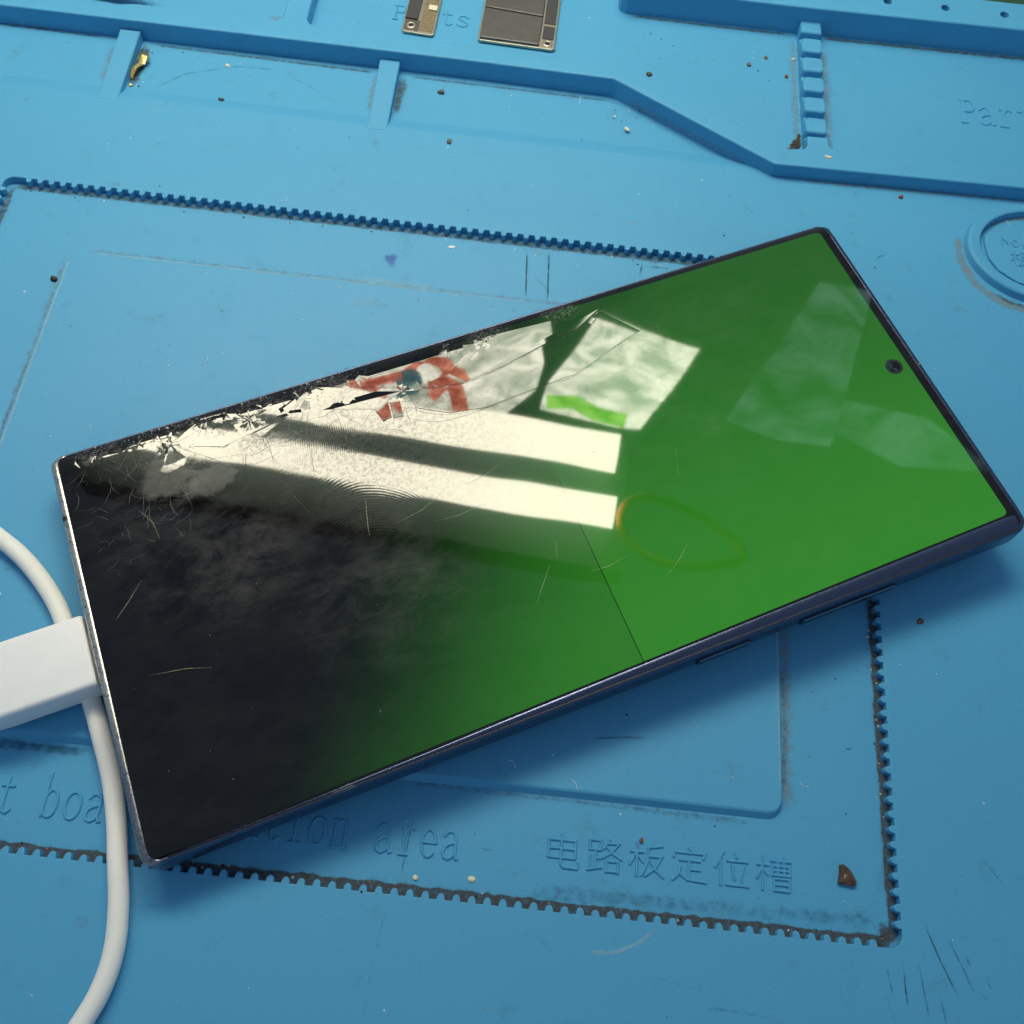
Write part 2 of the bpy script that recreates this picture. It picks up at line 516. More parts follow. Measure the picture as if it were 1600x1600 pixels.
FLOOR = -1.8
PITCH = 2.583
RX0, RX1, RY0, RY1 = -120.9, 73.9, 13.8, 156.4
def tooth_side(a, b, nrm, start, margin):
    """points from corner a to corner b along a straight side with rounded teeth reaching inward"""
    a, b, nrm = Vector(a), Vector(b), Vector(nrm)
    d = (b - a); L = d.length; d.normalize()
    pts = [a + d * margin]
    s = margin + start
    while s + 1.7 < L - margin:
        w = 1.42; t = 1.12 * random.uniform(0.92, 1.06)
        for (u, h) in ((0, 0), (0.10, 0.5), (0.32, 0.86), (0.71, 1.0), (1.10, 0.86), (1.32, 0.5), (w, 0)):
            pts.append(a + d * (s + u) + nrm * (t * h))
        s += PITCH
    pts.append(b - d * margin)
    return [(q.x, q.y) for q in pts]
def corner(cx, cy, r, a0):
    return [(cx + r * math.cos(math.radians(a0 + 90 * k / 4)), cy + r * math.sin(math.radians(a0 + 90 * k / 4))) for k in range(1, 4)]
r = 2.2
slot = tooth_side((RX0, RY0), (RX1, RY0), (0, 1), 0.95, r) + corner(RX1 - r, RY0 + r, r, 270) \
     + tooth_side((RX1, RY0), (RX1, RY1), (-1, 0), 0.9, r) + corner(RX1 - r, RY1 - r, r, 0) \
     + tooth_side((RX1, RY1), (RX0, RY1), (0, -1), 0.6, r) + corner(RX0 + r, RY1 - r, r, 90) \
     + tooth_side((RX0, RY1), (RX0, RY0), (1, 0), 0.8, r) + corner(RX0 + r, RY0 + r, r, 180)
slot = ccw(slot)
X0, X1, Y0, Y1 = -230, 210, -90, 246
bay = [(X0 + 5, 184.4), (54.5, 184.4), (17, 207.5), (X0 + 5, 207.5)]
mb = MB()
outer = [(X0, Y0), (X1, Y0), (X1, Y1), (X0, Y1)]
lip = inset(slot, -0.16)
cap(mb, [outer, lip[::-1], bay[::-1]], 0.0)
mb2 = MB()
for q in (0,):
    rings(mb, [[(x, y, 0.0) for x, y in lip], [(x, y, -0.05) for x, y in inset(slot, -0.05)], [(x, y, -0.18) for x, y in slot], [(x, y, FLOOR) for x, y in slot]])
rings(mb, [[(x, y, 0) for x, y in outer], [(x, y, -6) for x, y in outer]])
P(mb, "base_sheet")
mb = MB()
cap(mb, [[(RX0 - 1, RY0 - 1), (RX1 + 1, RY0 - 1), (RX1 + 1, RY1 + 1), (RX0 - 1, RY1 + 1)]], FLOOR - 0.004)
P(mb, "slot_floor")
# parts bays left of the slanting rib: lower floor with a soft ramp
mb = MB()
prof = [(184.4, 0.0), (184.9, -0.06), (185.6, -0.25), (187.8, -1.15), (188.6, -1.42), (189.6, -1.5), (207.6, -1.5)]
rs = []
for y, z in prof:
    xr = 54.5 if y < 189 else 54.5 - (y - 189) * 2.0
    rs.append([(X0 + 5, y, z), (-100, y, z), (0, y, z), (xr, y, z)])
rings(mb, rs, closed=False)
P(mb, "parts_bay_floor", smooth=True)

# raised pad in the slot (sloping front wall)
mb = MB()
pad = rrect(-100.9, 54.3, 33.9, 138.3, 2.6)
rs = [[(x, y - (0.9 if y < 60 else 0), FLOOR - 0.01) for x, y in inset(ccw(pad), -0.25)],
      [(x, y - (0.2 if y < 60 else 0), -0.78) for x, y in ccw(pad)],
      [(x, y, -0.63) for x, y in inset(ccw(pad), 0.12)], [(x, y, -0.6) for x, y in inset(ccw(pad), 0.32)]]
rings(mb, rs); cap(mb, [[q[:2] for q in rs[-1]]], -0.6)
P(mb, "raised_pad")

# ribs
def P_prism(name, poly, z0, z1, bev, draft=0.12):
    m_ = MB(); prism(m_, poly, z0, z1, bev, draft)
    return P(m_, name)
P_prism("long_rib", [(-225, 206.9), (-121, 206.4), (-18, 205.8), (15.2, 205.2), (54.6, 183.0), (200, 186.4),
                     (200, 192.4), (115, 190.3), (70.6, 188.9), (69.0, 189.5), (67.9, 191.0), (67.7, 193.6), (62.7, 193.4), (62.6, 190.2), (61.9, 189.1), (57.6, 188.4),
                     (16.6, 210.1), (-36, 211.6), (-60.2, 212.0), (-61.6, 212.5), (-62.4, 214.0), (-62.5, 250), (-68.6, 250), (-68.5, 213.2), (-69.6, 212.2), (-225, 213.4)], -1.6, 3.8, 0.45)
for xc in (-105.2, -40.5):
    m_ = MB()
    p = [(xc - 2.4, 183.3), (xc + 2.4, 183.3), (xc + 2.5, 205.9), (xc - 2.5, 205.9)]
    top = inset(p, 0.22)
    zf = lambda y: 0.06 + max(0.0, (y - 184.4)) / 21.5 * 1.25
    vs = [(x, y, -1.7) for x, y in p] + [(x, y, zf(y) - 0.2) for x, y in p] + [(x, y, zf(y)) for x, y in top]
    fs = [(k * 4 + i, k * 4 + (i + 1) % 4, (k + 1) * 4 + (i + 1) % 4, (k + 1) * 4 + i) for k in range(2) for i in range(4)] + [(8, 9, 10, 11)]
    m_.add(vs, fs)
    P(m_, "bay_divider")
# notched rib: low bar and square blocks on it
P_prism("notched_bar", [(62.75, 193), (67.5, 193), (67.5, 234.8), (62.5, 234.8)], -0.05, 1.7, 0.2)
for k in range(6):
    y1 = 235.2 - k * 7.06 if k else 235.3
    y0 = 235.2 - k * 7.06 - 5.15
    m_ = MB()
    prism(m_, rrect(62.35, 67.75, y0, y1, 1.15, 4) if k else [(62.35, y0), (67.75, y0), (67.75, y1), (62.35, y1)], 1.6, 3.8, 0.6, 0.08)
    P(m_, "notch_block")

# back rim with drilled holes
def rim():
    m_ = MB()
    poly = ccw([(17.2, 234.3), (60, 234.2), (205, 236.6), (205, 246.2), (15.3, 244.3), (15.3, 236.2), (15.8, 235.0)])
    holes = []
    for hx in (53.7, 68.8, 83.9, 99.0, 114.4, 129.6):
        holes.append([(hx + 1.15 * math.cos(2 * math.pi * k / 18), 240.2 + 1.15 * math.sin(2 * math.pi * k / 18)) for k in range(18)])
    b = 0.45
    rs = [[(x, y, -0.05) for x, y in inset(poly, -0.12)]]
    for k in range(4):
        a = math.pi / 2 * k / 3
        rs.append([(x, y, 7.7 - b * (1 - math.sin(a))) for x, y in inset(poly, b * (1 - math.cos(a)))])
    rings(m_, rs)
    cap(m_, [[q[:2] for q in rs[-1]]] + [h[::-1] for h in holes], 7.7)
    for h in holes:
        rings(m_, [[(x, y, 7.7) for x, y in h], [(x, y, 2.2) for x, y in h]]); cap(m_, [h], 2.2)
    return m_
P(rim(), "back_rim")

# oval ring with the maker's pad inside
m_ = MB()
def ell(cx, cy, rx, ry, n=64):
    return [(cx + rx * math.cos(2 * math.pi * k / n), cy + ry * math.sin(2 * math.pi * k / n)) for k in range(n)]
c0 = (118.0, 167.2)
prof = [(18.2, 14.7, -0.05), (17.9, 14.4, 1.55), (17.6, 14.1, 1.85), (17.2, 13.7, 1.95), (15.6, 12.4, 1.95), (15.2, 12.0, 1.8), (15.0, 11.8, -0.05)]
rings(m_, [[(x, y, z) for x, y in ell(c0[0], c0[1], a, b_)] for a, b_, z in prof])
P(m_, "oval_ring", smooth=False)
m_ = MB()
prism(m_, [(104.6, 169.2), (105.0, 171.2), (106.4, 172.3), (108.6, 172.2), (112, 171.2), (118, 171.0), (126, 171.3), (130.5, 170.0), (131.5, 166), (130.0, 162), (126, 158.8),
           (118, 156.6), (111, 158.2), (107.0, 161.2), (105.2, 164.6)], -0.05, 0.75, 0.25)
P(m_, "maker_pad")

# ------------------------------------------------------------------ moulded lettering (raised strokes)
def arc(cx, cy, rx, ry, a0, a1, n=12):
    return [(cx + rx * math.cos(math.radians(a0 + (a1 - a0) * k / n)), cy + ry * math.sin(math.radians(a0 + (a1 - a0) * k / n))) for k in range(n + 1)]
G = {
 'a': [[(.10, .80)] + arc(.42, .72, .34, .28, 150, 0, 8) + [(.76, .16), (.84, .02), (1.0, .05)], [(.76, .60), (.42, .54), (.14, .42), (.05, .22), (.14, .05), (.36, -.01), (.60, .08), (.76, .28)]],
 'b': [[(.02, 1.50), (.15, 1.54), (.15, 0.0)], [(.15, .72)] + arc(.50, .50, .38, .50, 140, -140, 14) + [(.15, .18)]],
 'o': [arc(.5, .5, .44, .5, 90, 450, 22)],
 't': [[(.42, 1.32), (.42, .22), (.50, .04), (.68, -.01), (.92, .14)], [(.08, .98), (.86, .98)]],
 'r': [[(.12, .96), (.34, .98), (.34, 0)], [(.08, 0), (.66, 0)], [(.34, .62), (.50, .90), (.74, 1.0), (.94, .90)]],
 'd': [[(.70, 1.50), (.84, 1.54), (.84, .0), (.98, .0)], [(.84, .72)] + arc(.48, .5, .38, .5, 40, 320, 14) + [(.84, .2)]],
 'l': [[(.22, 1.50), (.50, 1.54), (.50, 0)], [(.15, 0), (.85, 0)]],
 'c': [arc(.52, .5, .42, .5, 40, 320, 16)],
 'i': [[(.20, .97), (.50, .98), (.50, 0)], [(.14, 0), (.86, 0)], [(.48, 1.34), (.52, 1.40)]],
 'n': [[(.04, .96), (.20, .98), (.20, 0)], [(.0, 0), (.42, 0)], [(.20, .66), (.36, .92), (.58, 1.0), (.76, .90), (.80, .66), (.80, 0)], [(.60, 0), (1.02, 0)]],
 'e': [[(.08, .52), (.90, .52)] + arc(.49, .5, .41, .5, 10, 320, 16)],
 'P': [[(.05, 1.30), (.22, 1.30), (.22, 0)], [(.02, 0), (.46, 0)], [(.22, 1.30), (.62, 1.30)] + arc(.62, .98, .30, .32, 90, -90, 8) + [(.22, .66)]],
 's': [[(.86, .80), (.70, .96), (.46, 1.0), (.20, .90), (.16, .70), (.36, .56), (.66, .46), (.86, .30), (.80, .08), (.52, -.01), (.26, .04), (.10, .22)]],
 'N': [[(.1, 0), (.1, 1.3), (.9, 0), (.9, 1.3)]],
 'O': [arc(.5, .65, .44, .65, 90, 450, 18)],
 '6': [[(.85, 1.2), (.6, 1.3), (.3, 1.1), (.12, .6)] + arc(.5, .38, .38, .38, 160, 520, 16)],
}
H = {
 'dian': [[(.12, .82), (.12, .30)], [(.12, .82), (.88, .82), (.88, .30)], [(.12, .57), (.88, .57)], [(.12, .30), (.88, .30)], [(.48, 1), (.48, .12), (.56, .02), (.95, .02), (.98, .20)]],
 'lu': [[(.08, .93), (.08, .65), (.40, .65), (.40, .93), (.08, .93)], [(.25, .65), (.25, .10)], [(.25, .40), (.43, .40)], [(.10, .46), (.10, .08)], [(.01, .04), (.45, .15)],
        [(.64, 1), (.48, .68)], [(.60, .86), (.90, .86), (.70, .60), (.45, .42)], [(.56, .76), (.75, .56), (1, .42)], [(.56, .34), (.56, 0)], [(.56, .34), (.90, .34), (.90, 0)], [(.56, .05), (.90, .05)]],
 'ban': [[(.02, .72), (.42, .72)], [(.22, 1), (.22, 0)], [(.20, .70), (.02, .32)], [(.26, .60), (.40, .42)], [(.95, .95), (.54, .86), (.53, .45), (.36, .02)], [(.53, .62), (.92, .62), (.76, .30), (.45, .02)], [(.58, .50), (.75, .22), (1, .02)]],
 'ding': [[(.48, 1), (.54, .90)], [(.06, .68), (.08, .84), (.94, .84), (.90, .68)], [(.20, .62), (.82, .62)], [(.50, .62), (.50, .08)], [(.50, .36), (.82, .36)], [(.26, .42), (.20, .20), (.02, 0)], [(.20, .24), (.44, .06), (1, .02)]],
 'wei': [[(.28, 1), (.03, .50)], [(.19, .76), (.19, 0)], [(.60, 1), (.66, .84)], [(.36, .74), (.97, .74)], [(.50, .62), (.58, .20)], [(.86, .64), (.72, .05)], [(.33, .04), (1, .04)]],
 'cao': [[(.01, .74), (.36, .74)], [(.18, 1), (.18, 0)], [(.17, .70), (.01, .32)], [(.22, .60), (.34, .44)], [(.40, .88), (1, .88)], [(.46, .73), (.96, .73), (.96, .46), (.46, .46), (.46, .73)], [(.46, .60), (.96, .60)],
         [(.62, 1), (.62, .46)], [(.80, 1), (.80, .46)], [(.50, .36), (.50, 0)], [(.50, .36), (.94, .36), (.94, 0)], [(.50, .19), (.94, .19)], [(.50, .02), (.94, .02)]],
}
def stroke_mesh(mb, pts, z, w, h):
    pv = [Vector((q[0], q[1])) for q in pts]; rs = []
    for i, q in enumerate(pv):
        a = (q - pv[i - 1]).normalized() if i else None
        b = (pv[i + 1] - q).normalized() if i < len(pv) - 1 else None
        if a is None: a = b
        if b is None: b = a
        na = Vector((-a.y, a.x)); nb = Vector((-b.y, b.x))
        m = (na + nb) / max(0.5, 1 + na.dot(nb))
        rs.append([(q.x + m.x * w * o, q.y + m.y * w * o, z + h * hh) for o, hh in ((-.5, -.1), (-.32, .75), (-.14, 1), (.14, 1), (.32, .75), (.5, -.1))])
    rings(mb, rs, closed=False)
    mb.add(rs[0], [tuple(range(6))]); mb.add(rs[-1], [tuple(range(6))])
def glyph(strokes, x, y, sx, sy, z, w, h):
    m_ = MB()
    for k, st in enumerate(strokes):
        stroke_mesh(m_, [(x + px * sx, y + py * sy) for px, py in st], z + 0.002 * k, w, h)
    return P(m_, "raised_letter")
text = "t board location area"
for i, ch in enumerate(text):
    if ch != ' ':
        glyph(G[ch], -80.4 + 3.81 * i, 20.25 + 0.012 * i, 2.95, 4.5, FLOOR, 0.62, 0.34)
for i, key in enumerate(('dian', 'lu', 'ban', 'ding', 'wei', 'cao')):
    glyph(H[key], 13.2 + 7.33 * i, 21.0, 6.1, 5.6, FLOOR, 0.56, 0.32)
for i, ch in enumerate("Parts"):
    glyph(G[ch], -42.6 + 4.1 * i, 222.1, 3.4, 4.0, 0, 0.6, 0.3)
    glyph(G[ch], 103.4 + 4.85 * i, 208.4, 4.1, 6.0, 0, 0.75, 0.34)
for i, ch in enumerate("NO6"):
    glyph(G[ch], 108.6 + 2.35 * i, 168.9 - 0.35 * i, 1.7, 1.5, 0.75, 0.4, 0.25)
glyph(H['ban'], 110.3, 162.8, 4.6, 4.6, 0.75, 0.42, 0.28)

# ------------------------------------------------------------------ dirt that has settled on the mat, and the pad's painted edge highlights
def D(o): return mat_child(o)
FZ = FLOOR + 0.03
D(film_strip("grime", [(RX0 + 2, 14.5), (-70, 14.5), (-20, 14.6), (20, 14.5), (73, 14.6)], 2.1, FZ, M['grime'], mat, 0.5, 1.15))
D(film_strip("grime", [(10, 16.6), (30, 17.3), (50, 17.4), (72, 18.0)], 2.6, FZ + .02, M['scuff'], mat, 0.25, 0.55))
D(film_strip("grime", [(73.3, 15.0), (73.2, 50), (73.2, 92)], 2.0, FZ + .04, M['grime'], mat, 0.45, 1.1))
D(film_strip("grime", [(RX0 + 1, 155.2), (-60, 155.2), (0, 155.1), (60, 155.1)], 1.5, FZ, M['grime'], mat, 0.4, 0.85))
D(film_strip("grime", [(RX0 + 1.5, 156), (RX0 + 1.5, 120), (RX0 + 1.4, 60)], 1.6, FZ + .02, M['grime'], mat, 0.3, 0.9))
D(film_strip("dust_film", [(-98, 139.4), (-40, 139.3), (20, 139.4)], 1.5, FZ, M['dust_film'], mat, 0.15, 0.6))
D(film_strip("dust_film", [(-102.0, 137), (-102.0, 110), (-102.2, 80)], 1.2, FZ, M['dust_film'], mat, 0.15, 0.65))
D(film_strip("grime", [(-102.0, 112), (-102.1, 100), (-102.1, 86)], 0.7, FZ + .02, M['grime'], mat, 0.3, 0.55))
D(film_strip("dust_film", [(-40, 139.8), (-20, 139.9)], 1.6, FZ + .02, M['smear_and_highlight'], mat, 0.4, 1.0))
D(film_strip("dust_film", [(55.6, 70), (55.7, 52), (55.4, 34.5)], 2.4, FZ, M['dust_film'], mat, 0.15, 0.75))
D(film_strip("grime", [(55.1, 62), (55.4, 50), (55.0, 37)], 1.2, FZ + .03, M['grime'], mat, 0.2, 0.62))
D(film_strip("grime", [(-12, 32.4), (15, 32.4), (50, 31.9)], 1.3, FZ + .03, M['grime'], mat, 0.2, 0.58))
D(film_strip("grime", [(-86, 31.5), (-67, 31.5)], 1.6, FZ + .03, M['scuff'], mat, 0.3, 0.8))
for a, b_, pk in (((-1.4, 153.6), (-0.5, 139.8), .95), ((3.6, 154.2), (4.4, 139.6), .95), ((25.2, 154.2), (24.6, 149.4), .9), ((28.5, 154.4), (28.5, 151), .8), ((-3.6, 154.4), (-1.2, 153.2), .8), ((4.4, 154.2), (8, 154.0), .7), ((25, 152.6), (33, 152.8), .6), ((0, 147), (6, 141), .5)):
    D(film_strip("scuff_mark", [a, b_], 0.42, FZ + .05, M['scuff'], mat, 0.3, pk + .15))
D(film_spot("grime", 72.0, 15.8, 2.6, 2.4, FZ + .06, M['grime'], mat, 0.4, 1.3))
D(film_strip("edge_highlight", [(-100.55, 136), (-100.6, 110), (-100.6, 60)], 0.45, -0.575, M['smear_and_highlight'], mat, 0.5, 1.9))  # highlight along the pad's left, top and right edges, painted as pale film
D(film_strip("edge_highlight", [(-98, 138.0), (-50, 138.0), (2, 138.0)], 0.36, -0.575, M['smear_and_highlight'], mat, 0.5, 1.2))
D(film_strip("edge_highlight", [(54.0, 72), (54.0, 50), (54.0, 37)], 0.32, -0.575, M['smear_and_highlight'], mat, 0.5, 1.3))
D(film_spot("pale_smear", 1.2, 153.4, 2.4, 1.5, FZ + .03, M['smear_and_highlight'], mat, 0, 0.9))
D(film_spot("ink_stain", -31.6, 146.3, 2.2, 2.6, FZ + .02, M['ink'], mat, 0.3, 1.0))
D(film_spot("pale_smear", -34.5, 132.9, 5.5, 2.4, -0.57, M['smear_and_highlight'], mat, 0.1, 0.95))
D(film_spot("pale_smear", -57.5, 121, 3.2, 1.7, -0.57, M['smear_and_highlight'], mat, -0.5, 0.8))
D(film_spot("pale_smear", -94, 182, 7, 3, 0.03, M['smear_and_highlight'], mat, 0.6, 0.6))
BZ = -1.47
D(film_strip("dust_film", [(-101.4, 204.5), (-101.6, 196), (-101.8, 189.5)], 2.6, BZ, M['grime'], mat, 0.3, 1.1))
D(film_strip("dust_film", [(-108.8, 204), (-108.6, 196), (-108.4, 190)], 2.6, BZ, M['dust_film'], mat, 0.2, 0.75))
D(film_strip("grime", [(-140, 206), (-112, 205.5)], 0.8, BZ, M['grime'], mat, 0.2, 0.85))
D(film_strip("dust_film", [(-36.9, 204), (-37, 196), (-37.2, 189.8)], 2.2, BZ, M['grime'], mat, 0.2, 0.95))
D(film_strip("dust_film", [(-43.8, 204), (-43.8, 195), (-43.8, 190)], 1.2, BZ, M['dust_film'], mat, 0.2, 0.8))
D(film_strip("grime", [(-100, 204.8), (-60, 204.2), (-44, 204)], 0.9, BZ, M['grime'], mat, 0.2, 0.85))
D(film_strip("grime", [(-36, 203.9), (0, 203.6), (15, 203.4)], 0.8, BZ + .02, M['grime'], mat, 0.2, 0.8))
D(film_strip("grime", [(18, 203.0), (35, 193.4), (50, 185.4)], 0.9, 0.02, M['grime'], mat, 0.2, 0.8))
D(film_strip("dust_film", [(61.4, 232), (61.2, 212), (61.4, 192)], 1.9, 0.03, M['dust_film'], mat, 0.1, 0.7))
D(film_strip("dust_film", [(69.0, 230), (69.3, 212), (69.2, 192)], 2.2, 0.03, M['dust_film'], mat, 0.1, 0.75))
D(film_spot("grime", 70.4, 213.5, 3.4, 3.4, 0.06, M['grime'], mat, 0, 0.42))
D(film_strip("grime", [(18, 233.6), (40, 233.3), (61, 233.4)], 1.0, 0.03, M['grime'], mat, 0.2, 0.9))
D(film_strip("grime", [(68.5, 233.4), (100, 233.9), (125, 234.4)], 1.3, 0.03, M['grime'], mat, 0.2, 0.9))
D(film_strip("dust_film", [(62, 182.5), (90, 183.2), (120, 184.2)], 0.9, 0.03, M['dust_film'], mat, 0.2, 0.8))
D(film_strip("dust_film", [(-60, 213.4), (-20, 212.6), (14, 211.4)], 1.4, 0.03, M['dust_film'], mat, 0.2, 0.5))
D(film_spot("dust_film", -71.5, 215.6, 5, 3.5, 0.03, M['dust_film'], mat, 0.4, 0.8))
D(film_spot("grime", -49, 225, 2.4, 2.2, 0.03, M['grime'], mat, 0.4, 0.4))
D(film_strip("dust_film", [(98.6, 171), (98.9, 163), (101.5, 156.6), (106.5, 152.6), (113, 150.6), (120, 150.4)], 1.9, 0.03, M['dust_film'], mat, 0.2, 0.95))
D(film_strip("grime", [(104.8, 155.0), (109, 152.6), (114, 151.4)], 1.0, 0.05, M['grime'], mat, 0.2, 0.9))
D(film_strip("grime", [(103.6, 171.5), (106.0, 175.2), (111, 178.2), (118, 178.6)], 1.6, 0.03, M['dust_film'], mat, 0.4, 1.0))
D(film_strip("grime", [(107.5, 159.4), (112, 157.3), (118, 156)], 1.0, 0.05, M['dust_film'], mat, 0.2, 0.9))
D(film_spot("dust_film", 93.4, 172, 4, 2.5, 0.03, M['grime'], mat, 0, 0.35))
for a, b_, w, pk in (((77.6, 18.5), (82.7, 7.0), .34, 1.15), ((81.2, 17), (85.8, 6.7), .3, 1.0), ((73.7, 12.0), (74.2, 3.5), .32, .95), ((70.6, 12.9), (72.2, 4.2), .3, .85), ((76.2, 13), (77.6, 2), .3, .85), ((79, 9), (80.4, 0), .3, .9),
                     ((87, 12.5), (89.4, 6.4), .3, .8), ((84.4, 13.8), (84.6, 11.6), .5, 1.3), ((92, 17.5), (86, 15.4), .35, .7), ((72.5, 8), (79, 6.2), .3, .6), ((88.6, 30), (93, 24.5), .3, .95), ((67, 3), (69.5, -4), .35, .7), ((75, -1), (79, -7), .3, .8),
                     ((30, 6), (45, 3.6), .4, .5), ((40, 2), (52, 1.6), .5, .7), ((-12, 13), (-13.4, -6), .3, .55), ((-10.4, 14), (-11, 4), .25, .45), ((60, 10), (66, 2), .35, .5)):
    D(film_strip("scuff_mark", [a, ((a[0] + b_[0]) / 2 + random.uniform(-.35, .35), (a[1] + b_[1]) / 2), b_], w, 0.03, M['scuff'], mat, 0.3, pk * 0.82))
for k in range(22):
    x, y = random.uniform(62, 96), random.uniform(-6, 20)
    if x < 75 and y > 11: continue
    a = random.gauss(-1.15, .25); ln = random.uniform(2, 8)
    D(film_strip("scuff_mark", [(x, y), (x + ln * .5 * math.cos(a), y + ln * .5 * math.sin(a)), (x + ln * math.cos(a + .1), y + ln * math.sin(a + .1))], random.uniform(.14, .26), 0.034, M['scuff'], mat, 0.3, random.uniform(.35, .7)))
D(film_strip("mould_seam", [(-9.6, 27.5), (-10.2, 21), (-10.6, 16)], 0.25, FZ + .05, M['scuff'], mat, 0.3, 0.8))
D(film_strip("mould_seam", [(-0.2, 22.8), (3, 22.7), (5.5, 22.5)], 0.22, FZ + .05, M['scuff'], mat, 0.3, 0.8))
D(film_strip("scuff_mark", [(-96, 190), (-90, 196), (-78, 200.6), (-68, 201)], 0.35, BZ + .03, M['scuff'], mat, 0.3, 0.75))
D(film_strip("scuff_mark", [(-66, 200), (-58, 196), (-50, 191)], 0.3, BZ + .03, M['scuff'], mat, 0.3, 0.6))
D(film_strip("pale_smear", [(21, 8.2), (26, 8.6), (30, 10.6), (33, 13.4)], 0.55, 0.04, M['smear_and_highlight'], mat, 0.4, 1.4))
D(film_strip("scuff_mark", [(19, 43.2), (26, 44.2), (31, 44.6)], 0.4, -0.57, M['scuff'], mat, 0.3, 0.8))
for k, (yy, xx) in enumerate(((203, -105), (199, -105.6), (194.5, -106), (190.5, -106.2), (186.6, -106.3))):
    D(film_spot("grime", xx, yy, 1.7, 1.5, 0.1 + (yy - 184.4) / 21.5 * 1.25, M['grime'], mat, 0, 0.42))
for k in range(60):
    x = random.uniform(-130, 115); y = random.uniform(-5, 225)
    if RX0 < x < RX1 and RY0 < y < RY1 or 182 < y < 213 or x > 98: continue
    D(film_spot("dust_film", x, y, random.uniform(1, 5), random.uniform(.6, 2), 0.03, random.choice((M['dust_film'], M['smear_and_highlight'], M['scuff'])), mat, random.uniform(0, 3), random.uniform(.3, .6)))

# ------------------------------------------------------------------ the phone
RO = ((0.8894399489, -0.4565219844, -0.0220057967),
      (0.4566193805, 0.8896618994, -0.0006678849),
      (0.019882623, -0.0094542297, 0.99975762))
TP = Vector((-49.33421, 13.64679, 9.40349))
L, W = 165.18, 77.9
phone = tag(empty("smartphone"), "cracked smartphone with half black half green screen lying on the blue mat", "smartphone")
SC = 1.014
TP = TP - Matrix(RO) @ Vector((82.6, 38.9, 0)) * (SC - 1)
phone.matrix_world = Matrix.Translation(TP * S) @ Matrix(RO).to_4x4() @ Matrix.Scale(SC, 4)
def to_world(p):
    return tuple(Matrix(RO) @ Vector(p) * SC + TP)
def drop(y):
    dy = min(y - 0.2, W - 0.2 - y)
    return ((3.4 - max(dy, 0)) ** 2) / 9.5 if dy < 3.4 else 0.0
def ylow(x):      # lower border of the lit area
    return 0.95 + 0.0165 * x
# screen: rows of strips following the curved long edges
SX0, SX1, SY1 = 2.6, 162.3, 75.6
mb = MB()
xs = [SX0 + .0, SX0 + .5] + [SX0 + (SX1 - SX0) * k / 10 for k in range(1, 10)] + [SX1 - 1.0, SX1 - .45, SX1 - .12, SX1]
ts = [0, .006, .014, .025, .04, .06, .3, .6, .94, .96, .975, .986, .994, 1]
grid = []
for x in xs:
    e0 = 0.0; d = SX1 - x
    cr = 1.0
    if d < cr: e0 = cr - math.sqrt(max(0, cr * cr - (cr - d) ** 2))
    y0, y1 = ylow(x) + e0, SY1 - e0
    grid.append([(x, y0 + (y1 - y0) * t, -drop(y0 + (y1 - y0) * t)) for t in ts])
rings(mb, grid, closed=False)
scr = mb.build("screen", M['screen'], phone, True)
bnd_in = [g[0] for g in grid] + grid[-1][1:-1] + [g[-1] for g in grid[::-1]] + grid[0][1:-1][::-1]
# bezel: ring between the lit area and the glass edge
GX0, GX1, GY0, GY1 = 1.4, L - 1.15, 0.75, W - 0.6
def outer_pt(q):
    x, y, z = q
    fx = (x - SX0) / (SX1 - SX0); 
    return x, y
mid, outr = [], []
nb = len(bnd_in)
for (x, y, z) in bnd_in:
    lowy = ylow(x)
    X = GX0 + (x - SX0) / (SX1 - SX0) * (GX1 - GX0)
    t = (y - lowy) / (SY1 - lowy)
    Y = GY0 + t * (GY1 - GY0)
    # small rounded corner
    cr = 1.6
    for cx, cy in ((GX0 + cr, GY0 + cr), (GX1 - cr, GY0 + cr), (GX0 + cr, GY1 - cr), (GX1 - cr, GY1 - cr)):
        if (X - cx) * (cx - L / 2) > 0 and (Y - cy) * (cy - W / 2) > 0:
            v = Vector((X - cx, Y - cy))
            if v.length > cr: v *= cr / v.length
            X, Y = cx + v.x, cy + v.y
    outr.append((X, Y, -drop(Y)))
    mid.append([((x + (X - x) * k), (y + (Y - y) * k), -drop(y + (Y - y) * k)) for k in (0.33, 0.66)])
mb = MB()
rings(mb, [bnd_in, [m_[0] for m_ in mid], [m_[1] for m_ in mid], outr])
mb.build("bezel", M['bezel'], phone, True)
# metal rail that widens towards the top end between bezel and side
mb = MB()
rr_ = []
for x in (4, 20, 40, 60, 80, 100, 120, 140, 155, 161.5, 163.2):
    ya, yb_ = max(ylow(x) - 0.42, 0.8), 0.62
    if x > 162: ya = 3.0
    rr_.append([(x, ya + (yb_ - ya) * t, 0.03 + 0.22 * math.sin(math.pi * t) - drop(ya + (yb_ - ya) * t)) for t in (0, .12, .25, .4, .55, .7, .85, 1)])
rings(mb, rr_, closed=False)
mb.build("side_rail", M['frame'], phone, True)
# dark joint between rail and side
mb = MB()
rings(mb, [[(x, 0.70, 0.055 - drop(0.70)) for x in (4, 40, 80, 120, 163)], [(x, 0.52, 0.05 - drop(GY0)) for x in (4, 40, 80, 120, 163)], [(x, 0.46, 0.01 - drop(GY0)) for x in (4, 40, 80, 120, 163)]], closed=False)
mb.build("rail_joint", M['seam'], phone)
# frame
def fr(ix, iy, z, w, r):
    pts = rrect(ix, L - ix, iy, W - iy, r, 7)
    out = []
    for x, y in pts:
        out.append((x, y, z - w * drop(min(max(y, GY0), GY1))))
    return out
